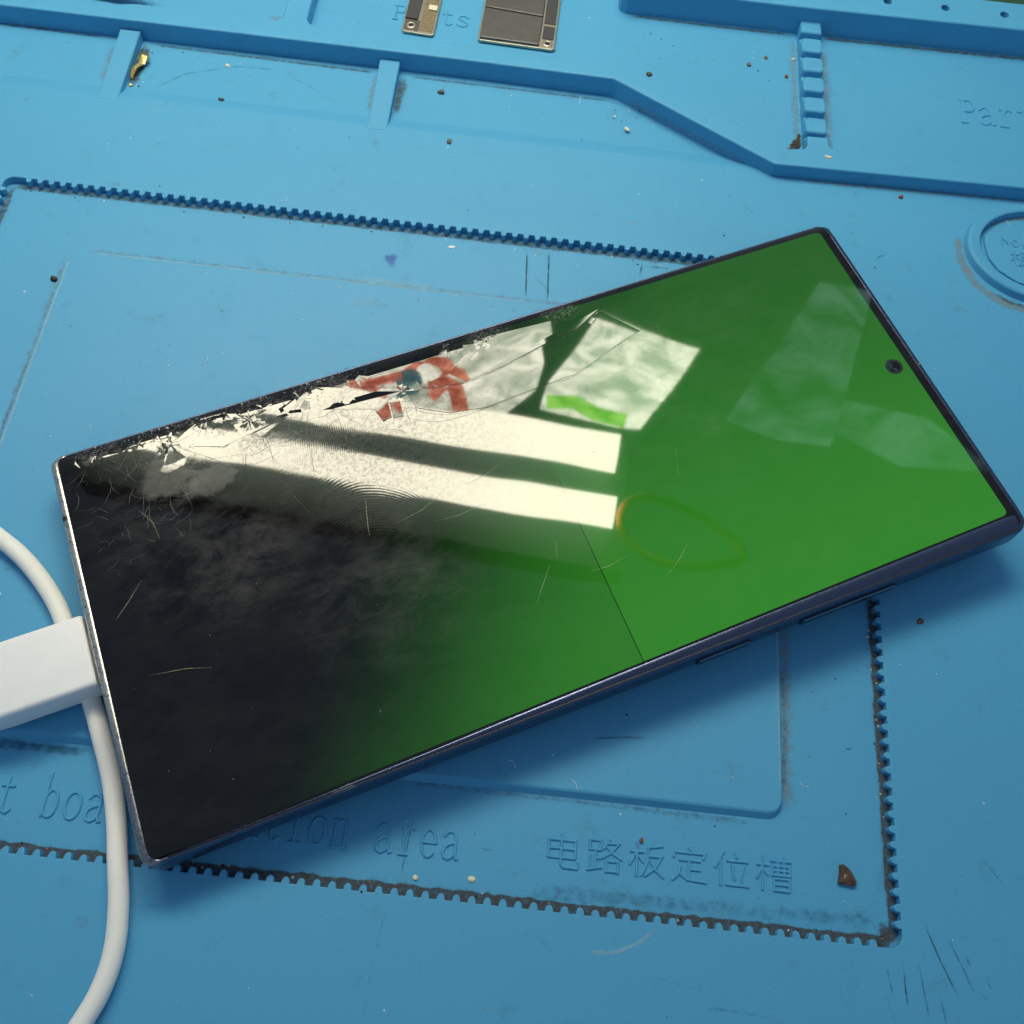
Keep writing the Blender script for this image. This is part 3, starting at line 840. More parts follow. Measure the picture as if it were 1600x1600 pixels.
# more points along the short ends so that the rim follows the curved glass
def densify(lp):
    out = []
    for i, q in enumerate(lp):
        p2 = lp[(i + 1) % len(lp)]
        out.append(q)
        d = (Vector(p2[:2]) - Vector(q[:2])).length
        if d > 20:
            for t in ((.03, .06, .5, .94, .97) if d < 100 else (.25, .5, .75)):
                out.append(tuple(q[k] + (p2[k] - q[k]) * t for k in range(3)))
    return out
def frz(ix, iy, z, w, r):
    pts = densify([(x, y, 0) for x, y in rrect(ix, L - ix, iy, W - iy, r, 7)])
    return [(x, y, z - w * drop(min(max(y, GY0), GY1))) for x, y, _ in pts]
mb = MB()
rings(mb, [frz(1.6, 0.95, -0.35, 1, 1.6), frz(1.30, 0.62, -0.06, 1, 1.7), frz(1.05, 0.46, 0.02, 1, 1.8), frz(0.32, 0.26, -0.14, 1, 2.0), frz(0.0, 0.08, -0.6, .9, 2.2),
           frz(0.0, 0.0, -2.2, .5, 2.2), frz(0.0, -0.05, -4.4, 0, 2.2), frz(0.05, 0.0, -6.2, 0, 2.2), frz(0.3, 0.35, -7.4, 0, 2.2), frz(0.9, 1.1, -8.3, 0, 2.2), frz(1.6, 2.2, -8.75, 0, 2.2)])
mb.build("frame", M['frame'], phone, True)
mb = MB()
rings(mb, [frz(1.6, 2.2, -8.74, 0, 2.2), frz(2.6, 3.4, -8.9, 0, 2.2)])
cap(mb, [[q[:2] for q in frz(2.6, 3.4, -8.9, 0, 2.2)]], -8.9)
mb.build("back_panel", M['back'], phone)
# camera bumps on the back carry the raised end
for cx, cy in ((154, 12), (136, 12), (118, 12)):
    mb = MB()
    rings(mb, [[(cx + rr * math.cos(2 * math.pi * k / 24), cy + rr * math.sin(2 * math.pi * k / 24), z) for k in range(24)] for rr, z in ((6, -8.85), (6, -10.6), (5.6, -10.9))])
    cap(mb, [[(cx + 5.6 * math.cos(2 * math.pi * k / 24), cy + 5.6 * math.sin(2 * math.pi * k / 24)) for k in range(24)]], -10.9)
    mb.build("rear_camera", M['back'], phone)
# front camera
def disc(mb, cx, cy, r0, z, n=32, mi=0):
    mb.add([(cx + r0 * math.cos(2 * math.pi * k / n), cy + r0 * math.sin(2 * math.pi * k / n), z) for k in range(n)], [tuple(range(n))], mi)
mb = MB(); disc(mb, 159.4, 39.7, 1.78, 0.012)
fc = mb.build("front_camera", M['lensring'], phone)
mb = MB()
rings(mb, [[(159.4 + r0 * math.cos(2 * math.pi * k / 28), 39.7 + r0 * math.sin(2 * math.pi * k / 28), z) for k in range(28)] for r0, z in ((1.25, 0.016), (0.9, 0.05), (0.45, 0.07))])
disc(mb, 159.4, 39.7, 0.45, 0.07, 28)
mb.build("lens", M['lens'], fc, True)
# side keys on the lower long edge
def key(x0, x1, name):
    m_ = MB()
    poly = rrect(x0, x1, -5.9, -3.5, 0.5, 4)
    rs = [[(x, 0.15, z) for x, z in poly], [(x, -0.32, z) for x, z in poly], [(x, -0.45, z) for x, z in inset(ccw(poly), .15)]]
    rings(m_, rs); m_.add(rs[-1], [tuple(range(len(rs[-1])))])
    k = m_.build(name, M['key'], phone)
    e = MB()
    e.add([(x0 + .4, -0.465, -3.72), (x1 - .4, -0.465, -3.72), (x1 - .4, -0.36, -3.46), (x0 + .4, -0.36, -3.46)], [(0, 1, 2, 3)])
    e.build("bevel", M['keyline'], k)
key(96.6, 107.2, "power_key")
key(117.4, 137.2, "volume_key")
# antenna bands let into the metal
def band(pts, w, name="antenna_band"):
    m_ = MB()
    m_.add(pts, [tuple(range(len(pts)))]); return m_.build(name, M['antenna'], phone)
for yb in (38.5,):
    m_ = MB()
    rings(m_, [[(L - 0.95, yb - .12, .02), (L - 0.60, yb - .12, .04), (L - .2, yb - .12, -.09), (L + .03, yb - .12, -.6), (L + .03, yb - .12, -4)],
               [(L - 0.95, yb + .12, .02), (L - 0.60, yb + .12, .04), (L - .2, yb + .12, -.09), (L + .03, yb + .12, -.6), (L + .03, yb + .12, -4)]], closed=False)
    m_.build("antenna_band", M['antenna'], phone)
m_ = MB()
rings(m_, [[(0.95, 64 - .4, .02), (.6, 64 - .4, .04), (.2, 64 - .4, -.09), (-.03, 64 - .4, -.6), (-.03, 64 - .4, -5)],
           [(0.95, 64 + .4, .02), (.6, 64 + .4, .04), (.2, 64 + .4, -.09), (-.03, 64 + .4, -.6), (-.03, 64 + .4, -5)]], closed=False)
m_.build("antenna_band", M['seam'], phone)

# ---- broken glass
IMP = [(8.0, 75.2, 6.0), (14.8, 74.6, 4.2), (21.6, 72.4, 9.0), (29.0, 74.8, 5.0), (36.6, 72.5, 7.0), (49.7, 75.4, 9.0), (57.5, 75.8, 3.5), (66.0, 68.4, 4.6), (77.5, 75.6, 3.2), (85.7, 74.3, 7.0), (98.1, 75.8, 3.6), (103.5, 74.3, 5.0)]
def clip(poly, nx, ny, d):
    out = []
    for i in range(len(poly)):
        a, b_ = poly[i], poly[(i + 1) % len(poly)]
        da = a[0] * nx + a[1] * ny - d; db = b_[0] * nx + b_[1] * ny - d
        if da <= 0: out.append(a)
        if (da < 0 < db) or (db < 0 < da):
            t = da / (da - db); out.append((a[0] + (b_[0] - a[0]) * t, a[1] + (b_[1] - a[1]) * t))
    return out
rnd = random.Random(21)
def shard(poly, tilt, lift, name="glass_shard"):
    p = ccw(poly)
    if abs(area2(p)) < 0.10: return None
    p = inset(p, 0.018)
    if area2(p) < 0.06: return None
    cx = sum(q[0] for q in p) / len(p); cy = sum(q[1] for q in p) / len(p)
    a = rnd.uniform(0, 2 * math.pi); k = math.tan(math.radians(tilt))
    tx, ty = k * math.cos(a), k * math.sin(a)
    hs = [tx * (q[0] - cx) + ty * (q[1] - cy) for q in p]
    z0 = lift - min(hs)
    top = [(q[0], q[1], z0 + h - drop(q[1])) for q, h in zip(p, hs)]
    low = [(q[0], q[1], -0.12 - drop(q[1])) for q in p]
    m_ = MB(); n = len(p)
    m_.add(top, [tuple(range(n))], 0)
    m_.add(top + low, [(i, (i + 1) % n, n + (i + 1) % n, n + i) for i in range(n)], 1)
    return m_, (n >= 3)
n_sh = 0
small = MB()
def put(poly, tilt, lift):
    global n_sh
    r_ = shard(poly, tilt, lift)
    if not r_: return
    big = abs(area2(poly)) / 2 > 0.55
    if big and n_sh < 290:
        r_[0].build("glass_shard", [M['screen'], M['frost']], phone, fix=True); n_sh += 1
    else:
        small.add(r_[0].v, r_[0].f, 0); small.m[-len(r_[0].f):] = r_[0].m
# wide plates that lifted a little
put([(66.4, 68.6), (72, 66.9), (78, 66.1), (86.5, 67.0), (96.4, 69.1), (103.1, 70.0), (109.3, 73.0), (106, 75.6), (92, 75.9), (78, 75.9), (70, 75.8)], 0.55, 0.02)
put([(66.2, 68.2), (72.4, 66.5), (78, 65.7), (86.5, 66.6), (96.4, 68.7), (103.1, 69.6), (109.5, 72.7), (115.2, 65.3), (110.9, 64.3), (98.9, 60.3), (92, 60.1), (79.5, 59.3), (72.5, 60.6), (67.0, 63.9)], 0.22, 0.02)
put([(25.5, 70.4), (30.6, 68.4), (36.0, 69.4), (43.9, 70.8), (41, 75.6), (28, 75.9)], 0.5, 0.01)
put([(24.6, 69.6), (28.2, 66.6), (32.7, 65.8), (35.2, 67.0), (30.4, 68.1), (25.6, 70.0)], 0.35, 0.01)
put([(35.5, 67.1), (38.6, 68.4), (43.6, 70.6), (36.2, 69.1), (31.2, 68.2)], 0.7, 0.01)
put([(17.2, 68.6), (21.4, 70.4), (24.3, 69.5), (23.0, 67.2), (19.6, 66.4)], 0.9, 0.02)
put([(43.9, 71.2), (52, 69.2), (60, 66.2), (65.6, 68.4), (62, 75.6), (46, 75.9)], 0.22, 0.02)
put([(59.6, 65.8), (62.4, 67.0), (62.0, 63.6), (60.2, 63.2)], 3.2, 0.05)
put([(62.6, 66.8), (64.6, 66.4), (64.2, 63.0), (62.2, 63.2)], 2.0, 0.05)
for ix, (cx, cy, R) in enumerate(IMP):
    nr = rnd.randint(15, 21) if R > 5 else rnd.randint(10, 14)
    ang = sorted((2 * math.pi * k / nr + rnd.uniform(-.16, .16)) for k in range(nr))
    for k in range(nr):
        a0, a1 = ang[k], ang[(k + 1) % nr] + (2 * math.pi if k == nr - 1 else 0)
        rad = [0.0]
        for f in (0.09, 0.19, 0.32, 0.5, 0.72, 1.0):
            if rnd.random() < 0.24: continue
            rad.append(R * f * rnd.uniform(.82, 1.15))
        for r0, r1 in zip(rad[:-1], rad[1:]):
            j = lambda: rnd.uniform(-.09, .09)
            q = [(r0, a0 + j()), (r1, a0 + j()), (r1 * rnd.uniform(.85, 1.1), (a0 + a1) / 2), (r1, a1 + j()), (r0, a1 + j())]
            poly = [(cx + rr * math.cos(t), cy + rr * math.sin(t)) for rr, t in q]
            if r0 == 0: poly = poly[:-1]
            poly = clip(poly, 0, 1, W - 0.75); poly = clip(poly, -1, 0, -1.1)
            for jx, (ox, oy, oR) in enumerate(IMP):
                if jx == ix or not poly: continue
                nx, ny = ox - cx, oy - cy; ln = math.hypot(nx, ny); nx /= ln; ny /= ln
                dd = (ln + R - oR) / 2 if ln < R + oR else None
                if dd is None: continue
                poly = clip(poly, nx, ny, cx * nx + cy * ny + dd)
            if len(poly) < 3: continue
            dist = r1 / R
            # a few pieces further out have stayed flat
            t = (1.9 * max(0.0, 1 - dist * 1.6) + 0.22) * rnd.uniform(.15, 1.0)
            if dist > 0.9 and rnd.random() < 0.45: continue
            put(poly, t, rnd.uniform(.025, .05))
small.build("crushed_shards", [M['screen'], M['frost']], phone)['kind'] = 'stuff'
# glass crumbs round each impact
mb = MB()
def crumb(mb, c, r, mi=0, flat=0.6):
    a = rnd.uniform(0, 6.28)
    base = [(c[0] + r * rnd.uniform(.6, 1.2) * math.cos(a + 2 * math.pi * k / 4), c[1] + r * rnd.uniform(.6, 1.2) * math.sin(a + 2 * math.pi * k / 4), c[2]) for k in range(4)]
    top = (c[0] + r * rnd.uniform(-.3, .3), c[1] + r * rnd.uniform(-.3, .3), c[2] + r * flat * rnd.uniform(.7, 1.3))
    mb.add(base + [top], [(0, 1, 4), (1, 2, 4), (2, 3, 4), (3, 0, 4)], mi)
for cx, cy, R in IMP:
    for k in range(int(9 * R ** .6)):
        d = abs(rnd.gauss(0, R * 0.22)); a = rnd.uniform(0, 6.28)
        x, y = cx + d * math.cos(a) * 1.5, min(cy + d * math.sin(a), W - .8)
        if x < 1.2: continue
        crumb(mb, (x, y, 0.12 - drop(y)), rnd.uniform(.04, .15), rnd.choice((0, 0, 0, 1)))
for k in range(260):       # crushed band along the long edge
    x = rnd.uniform(4, 56); y = W - 0.9 - abs(rnd.gauss(0, 1.1))
    crumb(mb, (x, y, 0.10 - drop(y)), rnd.uniform(.04, .15) * (1 if rnd.random() < .85 else 2), rnd.choice((0, 1, 1)))
mb.build("crushed_glass", [M['chip'], M['seam']], phone)['kind'] = 'stuff'
# hairline cracks and scratches: shallow ribs of broken glass
def ribs(lines, w, z, matr, name):
    m_ = MB()
    for ln in lines:
        pts = [Vector(q) for q in ln]
        rs = []
        for i, q in enumerate(pts):
            t = (pts[min(i + 1, len(pts) - 1)] - pts[max(i - 1, 0)]).normalized(); nn = Vector((-t.y, t.x))
            e = 0.25 + 0.75 * min(1, min(i, len(pts) - 1 - i) / 2)
            rs.append([(q.x + nn.x * w * o * e, q.y + nn.y * w * o * e, z * h - drop(q.y)) for o, h in ((-.5, .02), (0, 1), (.5, .02))])
        rings(m_, rs, closed=False)
    o = m_.build(name, matr, phone); o['kind'] = 'stuff'
    return o
def wig(pts, amp=.15, k=6):
    s = spline([(x, y, 0) for x, y in pts], k)
    return [(q[0] + rnd.uniform(-amp, amp) * (0 < i < len(s) - 1), q[1] + rnd.uniform(-amp, amp) * (0 < i < len(s) - 1)) for i, q in enumerate(s)]
lines = [wig([(109.5, 72.9), (103.1, 69.8), (96.4, 68.9), (86.5, 66.8), (78, 65.9), (72.9, 66.7), (66, 68.4)], .05),
         wig([(117, 66), (110.9, 64.2), (98.9, 60.1), (92, 59.9), (79.5, 59.1), (70.3, 59.4), (64.8, 62.3)], .05),
         wig([(43.7, 71), (38.6, 68.6), (32.9, 65.8)], .05), wig([(66, 68.4), (66.6, 63.9), (72, 60.4), (79.5, 59.1)], .05),
         wig([(49.7, 75), (46, 66), (45.4, 61), (44.6, 57)], .15), wig([(36.6, 72), (33, 64), (31.5, 60)], .15), wig([(21, 72), (20.5, 66), (22, 60.5)], .2), wig([(66, 68), (70, 66.6), (76, 64.5), (80, 64.8)], .08)]
lines += [wig(q, .06, 4) for q in (
    [(22.5, 71.5), (26, 68.6), (29.5, 65.2)], [(22.5, 71.5), (28, 69.4), (34, 67.6), (36.4, 67.9)], [(34, 67.6), (35.6, 65.6)], [(33.4, 67.8), (36.8, 69.6)],
    [(61.0, 67.6), (63.4, 65.8), (64.4, 63.6)], [(63.4, 65.8), (61.6, 64.6)], [(66.4, 67), (67.0, 64.2), (66.6, 62.4)], [(64.8, 64.6), (67.2, 63.8)],
    [(59, 61.6), (62, 60.6), (63.6, 59.0)], [(61.4, 60.8), (64.2, 61.2)], [(85.7, 74), (90, 71.5), (96, 70.4)], [(85.7, 74), (84, 70), (80, 67.5)], [(103.5, 74), (100, 71), (97.4, 70.2)])]
for cx, cy, R in IMP:
    for k in range(13 if R > 4.5 else 6):
        a = rnd.uniform(math.radians(182), math.radians(358)); ln = R * rnd.uniform(.6, 1.9); b_ = rnd.uniform(-.25, .25)
        lines.append(wig([(cx, cy), (cx + .5 * ln * math.cos(a), cy + .5 * ln * math.sin(a)), (cx + ln * math.cos(a + b_), cy + ln * math.sin(a + b_))], .12, 4))
for cx, cy, R in IMP:      # broken rings round the impacts
    for f in (0.3, 0.5, 0.75, 1.05, 1.4):
        for k in range(3):
            a = rnd.uniform(math.radians(185), math.radians(330)); da = rnd.uniform(.25, .8); q0 = R * f * rnd.uniform(.9, 1.1)
            lines.append(wig([(cx + q0 * (1 + .06 * j) * math.cos(a + da * j / 3), cy + q0 * (1 - .04 * j) * math.sin(a + da * j / 3)) for j in range(4)], .10, 2))
for k in range(42):        # crazed patch in the lower left corner
    x, y = rnd.uniform(3, 22), rnd.uniform(52, 71); a = rnd.uniform(0, 6.28); ln = rnd.uniform(1, 4.5)
    if y < 50 or x > 24: continue
    pts = [(x, y)]
    for j in range(3):
        a += rnd.uniform(-.45, .45); pts.append((pts[-1][0] + ln / 3 * math.cos(a), pts[-1][1] + ln / 3 * math.sin(a)))
    if min(q[0] for q in pts) > 1.6: lines.append(wig(pts, .08, 3))
ribs([l for l in lines if all(1.2 < q[0] < L - 1.5 and q[1] < W - .8 for q in l)], 0.072, 0.05, M['hair'], "hairline_cracks")
sc = [[(78.6, 24.7), (76, 21.6), (73.5, 18.7)], [(81.3, 28.7), (80.8, 27), (80.2, 25.4)], [(51.9, 48.8), (51.3, 46), (50.6, 43), (50.2, 41.4)], [(4.9, 41.7), (7.4, 44), (10.6, 47.4)], [(84, 21), (88, 20.6), (93, 21.4)],
      [(62, 40), (67, 39.6), (72, 40.2)], [(70, 45), (74, 45.6), (79, 47.4)], [(55, 42), (61, 43), (66, 45.2)], [(97, 15), (101, 17.5), (104, 20)], [(13, 61), (15, 57.5), (15.4, 54)], [(110, 38), (108, 33)], [(8, 30), (14, 29), (18, 27.6)], [(40, 54), (41.4, 50)]]
ribs([[(x + rnd.uniform(-.1, .1), y) for x, y in l] for l in sc], 0.13, 0.03, M['scratch'], "scratches")
mb = MB()
for k in range(75):
    x, y = rnd.uniform(4, 160), rnd.uniform(5, 72)
    crumb(mb, (x, y, 0.01), rnd.uniform(.05, .16) * (1 if rnd.random() < .9 else 1.7), 0, 0.4)
mb.build("screen_dust", M['grey'], phone)['kind'] = 'stuff'
mb = MB()
mb.add([(29.8, .32, -.95), (34.6, .30, -.95), (33.6, 1.15, -.42), (31.6, .95, -.5)], [(0, 1, 2, 3)])
mb.build("chipped_edge", M['frost'], phone)

# ------------------------------------------------------------------ charging cable plugged into the left end
cable = tag(empty("charging_cable", to_world((-10, 39, -4.4))), "white charging cable with its flat plug pushed into the phone's left end", "cable")
cable_inv = Matrix.Translation(Vector(to_world((-10, 39, -4.4))) * S).inverted()
def cpart(o):
    o.parent = cable; o.matrix_parent_inverse = cable_inv; return o
mb = MB()
yc, zc, hw, hh = 38.9, -4.55, 6.75, 3.25
def sec(x, dw, dh, r=0.95):
    pts = rrect(yc - hw + dw, yc + hw - dw, zc - hh + dh, zc + hh - dh, r, 6)
    return [to_world((x, y, z)) for y, z in pts]
secs = [sec(-0.75, .35, .35, 0.8), sec(-0.95, .1, .1, 0.9), sec(-1.3, 0, 0), sec(-16.5, 0, 0), sec(-18.8, .15, .1), sec(-20.2, .9, .5), sec(-21.0, 2.0, 1.0, 1.3), sec(-21.3, 4.0, 1.7, 1.3)]
rings(mb, secs); mb.add(secs[0], [tuple(range(len(secs[0])))]); mb.add(secs[-1], [tuple(range(len(secs[-1])))])
cpart(mb.build("plug_housing", M['white'], None, True))
mb = MB()
s0 = [to_world((-1.2, y, z)) for y, z in rrect(yc - 4.1, yc + 4.1, zc - 1.2, zc + 1.2, 1.1, 5)]
s1 = [to_world((0.9, y, z)) for y, z in rrect(yc - 4.1, yc + 4.1, zc - 1.2, zc + 1.2, 1.1, 5)]
rings(mb, [s0, s1])
cpart(mb.build("connector_shell", M['steel'], None))
# cord: out of the plug's tail, round a loop off the picture, back under the plug and down
tail = to_world((-21, yc, zc)); tail2 = to_world((-33, yc + .5, zc))
cord = spline([tail, to_world((-27, yc, zc)), tail2, (-112, 18, 2.6), (-126, 22, 1.8), (-133, 38, 1.7), (-126, 58, 1.0), (-112, 69.5, 1.1), (-99, 70.4, 1.1), (-91.8, 67.4, 1.08), (-85.6, 63.0, 1.08), (-79.6, 57.0, 1.08), (-75.4, 51.0, 1.08), (-71.6, 45.5, 1.08),
               (-68.6, 40.6, 1.1), (-64.8, 33.8, 1.0), (-61.6, 27.4, .3), (-58.8, 20.8, .9), (-56.5, 14.0, 1.75), (-54.6, 7.5, 1.72), (-53.6, 1.0, 1.7), (-54.2, -5, 1.7), (-56.4, -11, 1.7), (-61, -22, 1.7), (-66, -40, 1.7)], 8)
mb = MB(); tube(mb, cord, 1.66, 20)
cpart(mb.build("cord", M['cord'], None, True))

# ------------------------------------------------------------------ loose parts and debris on the mat
def own(o, inv_loc):
    return o
sh1 = tag(empty("shield_strip", (-35, 224, 0)), "narrow tin circuit shield with a screw eye covering part of the moulded word", "metal shield")
def child(m_, name, mt, root, smooth=False):
    o = m_.build(name, mt, None, smooth); o.parent = root
    o.matrix_parent_inverse = Matrix.Translation(root.location).inverted()
    return o
def eye(root, cx, cy, z):
    m_ = MB(); n = 24
    prof = [(0.62, z - .3), (0.62, z + .16), (0.80, z + .24), (1.15, z + .2), (1.28, z)]
    rings(m_, [[(cx + rr * math.cos(2 * math.pi * k / n), cy + rr * math.sin(2 * math.pi * k / n), zz) for k in range(n)] for rr, zz in prof])
    child(m_, "screw_eye", M['shield_edge'], root, True)
    m_ = MB(); disc(m_, cx, cy, .63, z + .02, n); child(m_, "screw_hole", M['black'], root)
m_ = MB(); prism(m_, [(-39.4, 217.9), (-38.9, 217.2), (-31.8, 216.8), (-31.1, 217.3), (-30.7, 233), (-39.0, 234)], 0.32, 0.85, 0.12, 0); child(m_, "plate", M['shield_edge'], sh1)
m_ = MB(); prism(m_, [(-34.9, 218.0), (-31.7, 217.8), (-31.3, 232), (-34.6, 232)], 0.84, 1.02, 0.08, 0); child(m_, "solder_field", M['solder'], sh1)
m_ = MB(); prism(m_, [(-39.0, 221.8), (-35.8, 221.6), (-35.5, 230), (-38.7, 230.4)], 0.84, 1.35, 0.12, 0); child(m_, "chip", M['shield_dark'], sh1)
m_ = MB(); prism(m_, [(-39.0, 217.9), (-35.2, 217.6), (-35.1, 221.4), (-38.9, 221.5)], 0.84, 0.96, 0.05, 0); child(m_, "land", M['shield'], sh1)
m_ = MB(); prism(m_, [(-33.6, 225.6), (-31.4, 225.4), (-31.3, 227.2), (-33.5, 227.4)], 1.01, 1.4, 0.08, 0); child(m_, "contact", M['cream'], sh1)
eye(sh1, -37.2, 219.4, 0.97)
sh2 = tag(empty("shield_plate", (-10, 226, 0)), "wide square tin circuit shield with dark slots down one side", "metal shield")
m_ = MB(); prism(m_, [(-19.9, 217.6), (-19.4, 217.0), (-1.0, 216.4), (-0.3, 217.0), (0.0, 241), (-19.6, 242)], 0.35, 0.95, 0.12, 0); child(m_, "plate", M['shield_edge'], sh2)
m_ = MB(); prism(m_, [(-19.4, 217.5), (-4.4, 217.0), (-4.1, 227.2), (-19.2, 228.6)], 0.94, 1.55, 0.22, 0.1); child(m_, "can_lid", M['shield'], sh2)
m_ = MB(); prism(m_, [(-19.2, 229.2), (-4.1, 227.9), (-4.0, 240), (-19.1, 241)], 0.94, 1.4, 0.2, 0.1); child(m_, "can_lid", M['shield'], sh2)
m_ = MB(); prism(m_, [(-3.7, 219.9), (-0.8, 219.8), (-0.7, 224.5), (-3.6, 224.6)], 0.94, 1.12, 0.06, 0); child(m_, "slot", M['shield_dark'], sh2)
m_ = MB(); prism(m_, [(-3.6, 225.6), (-0.7, 225.5), (-0.6, 236), (-3.5, 236)], 0.94, 1.12, 0.06, 0); child(m_, "slot", M['shield_dark'], sh2)
eye(sh2, -2.2, 218.3, 0.97)
# bright steel edge at the top left
m_ = MB()
pts = [(-120.5, 215.2), (-116, 212.2), (-108.5, 211.6), (-101.5, 213.2), (-101.0, 216), (-104, 219), (-116, 220)]
prism(m_, pts, 4.4, 5.4, 0.35, -0.4, floor=True)
tag(m_.build("metal_scrap", M['steel']), "bright curved steel scrap lying on the long rib at the picture's top left", "metal scrap")

def flake(name, c, rx, ry, h, mt, label, cat, rot=0.0, seed=1, group=None, n=8):
    rr = random.Random(seed)
    m_ = MB()
    ring0, ring1 = [], []
    for k in range(n):
        a = 2 * math.pi * k / n
        w = rr.uniform(.72, 1.18)
        px, py = rx * w * math.cos(a), ry * w * math.sin(a)
        X = c[0] + px * math.cos(rot) - py * math.sin(rot); Y = c[1] + px * math.sin(rot) + py * math.cos(rot)
        ring0.append((X, Y, c[2])); ring1.append((c[0] + (X - c[0]) * .8, c[1] + (Y - c[1]) * .8, c[2] + h * rr.uniform(.6, 1.1)))
    rings(m_, [ring0, ring1])
    ctr = (c[0] + rr.uniform(-.2, .2) * rx, c[1] + rr.uniform(-.2, .2) * ry, c[2] + h * 1.15)
    m_.add(ring1 + [ctr], [(i, (i + 1) % n, n) for i in range(n)])
    o = m_.build(name, mt)
    return tag(o, label, cat, group)
# the big brown chip: a wedge with a bright broken lip
m_ = MB()
bp_ = [(63.9, 23.3), (64.3, 26.4), (64.9, 26.6), (66.4, 25.3), (67.1, 23.9), (66.8, 23.2), (65.6, 23.3)]
rr = random.Random(2)
bq = []
for a_, b_ in zip(bp_, bp_[1:] + bp_[:1]):
    bq += [a_, ((a_[0] + b_[0]) / 2 + rr.uniform(-.12, .12), (a_[1] + b_[1]) / 2 + rr.uniform(-.12, .12))]
bq = ccw(bq); tp = inset(bq, 0.22); tp2 = inset(bq, 0.62)
r3 = [[(x, y, FLOOR) for x, y in bq], [(x, y, FLOOR + .55 + .25 * rr.random()) for x, y in bq], [(x, y, FLOOR + .95 + rr.uniform(-.12, .15)) for x, y in tp], [(x, y, FLOOR + .98 + rr.uniform(-.18, .18)) for x, y in tp2]]
rings(m_, r3); m_.add(r3[-1] + [(65.4, 24.8, FLOOR + 1.12)], [(q, (q + 1) % len(bq), len(bq)) for q in range(len(bq))])
o = m_.build("brown_chip", M['brown']); tag(o, "largest brown chip, lying to the right of the Chinese characters", "debris chip")
m_ = MB(); m_.add([(64.0, 23.9, FLOOR + .9), (65.6, 23.7, FLOOR + 1.06), (66.6, 23.6, FLOOR + .95), (66.5, 23.25, FLOOR + .62), (65.4, 23.2, FLOOR + .7), (64.1, 23.3, FLOOR + .55)], [(0, 1, 2, 3, 4, 5)])
mo = m_.build("broken_lip", M['rust'], o)
flake("brown_chip", (81.6, 72.6, 0), .85, .6, .45, M['brown'], "small brown chip outside the slot, near the phone's right end", "debris chip", .4, 3)
flake("rusty_crumb", (86.0, 180.7, 0), .6, .5, .5, M['rust'], "orange rusty crumb at the foot of the long rib, above the phone's top corner", "debris chip", 0, 5)
flake("cream_chip", (67.6, 187.0, 3.8), 1.05, .55, .3, M['cream'], "cream chip on top of the rib just below the notched bar", "debris chip", -.2, 8)
# gold foil scrap: crumpled
m_ = MB(); rr = random.Random(4)
strip = [(-101.0, 200.4, -.4), (-100.2, 198.6, .3), (-100.6, 196.6, -.2), (-101.6, 194.2, .1), (-102.0, 192.0, -.9)]
wd = [1.0, 1.3, .9, .7, .25]
rs = [[(x - w_, y + rr.uniform(-.3, .3), z + rr.uniform(-.3, .2)), (x - w_ * .3, y, z + .35), (x + w_ * .4, y + rr.uniform(-.2, .4), z - .1), (x + w_, y, z + rr.uniform(-.4, .3))] for (x, y, z), w_ in zip(strip, wd)]
rings(m_, rs, closed=False)
tag(m_.build("gold_foil", M['gold']), "crumpled gold foil scrap beside the left bay divider", "foil scrap")
flake("gold_crumb", (-101.6, 190.0, -1.4), .5, .45, .5, M['gold'], "round gold crumb near the foot of the left bay divider", "debris chip", 0, 6)
flake("cream_chip", (-80.4, 200.6, -1.5), .55, .7, .3, M['cream'], "cream chip on the floor of the bay between the two dividers", "debris chip", .6, 9)
flake("cream_chip", (19.6, 193.7, -0.9), .55, 1.0, .3, M['cream'], "elongated cream chip below the bend of the long rib", "debris chip", .9, 11)
flake("grey_pellet", (-79.2, 188.6, -1.3), .8, .5, .6, M['grey'], "dark grey pellet at the edge of the bay between the two dividers", "debris chip", 0, 12)
flake("grey_pellet", (-27.0, 199.6, -1.5), 1.0, .7, .8, M['grey'], "grey pellet on the bay floor right of the second divider", "debris chip", 0, 13)
flake("grey_pellet", (-22.8, 182.0, 0), .7, .9, .6, M['grey'], "grey pellet on the flat sheet below the right bay", "debris chip", 0, 14)
flake("dark_crumb", (24.2, 212.4, 0), .75, .7, .7, M['brown'], "dark brown crumb behind the bend of the long rib", "debris chip", 0, 15)
flake("dark_crumb", (49.6, 220.2, 0), .7, .65, .6, M['brown'], "leftmost dark crumb in the compartment left of the notched bar", "debris chip", 0, 16)
flake("dark_crumb", (54.0, 223.4, 0), .6, .55, .5, M['brown'], "middle dark crumb left of the notched bar", "debris chip", 0, 17)
flake("rusty_crumb", (59.3, 217.4, 0), .55, .6, .5, M['rust'], "rusty crumb close against the notched bar", "debris chip", 0, 18)
flake("cream_chip", (61.2, 223.9, 0), .55, .5, .5, M['cream'], "tan crumb touching the notched bar's left side", "debris chip", 0, 19)
flake("black_bead", (-102.9, 130.6, FLOOR), .75, .75, .7, M['black'], "round black bead beside the pad's upper left corner", "debris chip", 0, 20)
flake("pale_chip", (-8.0, 17.0, FLOOR), .5, .5, .35, M['cream'], "left pale chip below the word area", "debris chip", 0, 22)
flake("pale_chip", (-7.9 + 9.2, 17.6, FLOOR), .7, .6, .35, M['cream'], "right pale chip below the word area, the wider of the two", "debris chip", 0, 23)
flake("rust_dot", (29.8, 26.9, FLOOR + .3), .42, .42, .3, M['rust'], "rust red dot stuck on the third Chinese character", "debris chip", 0, 25)
flake("glass_sliver", (-18.5, 151.9, FLOOR), 1.1, .45, .25, M['speck'], "clear sliver on the slot floor above the phone's cracked edge", "glass sliver", .1, 26, n=5)
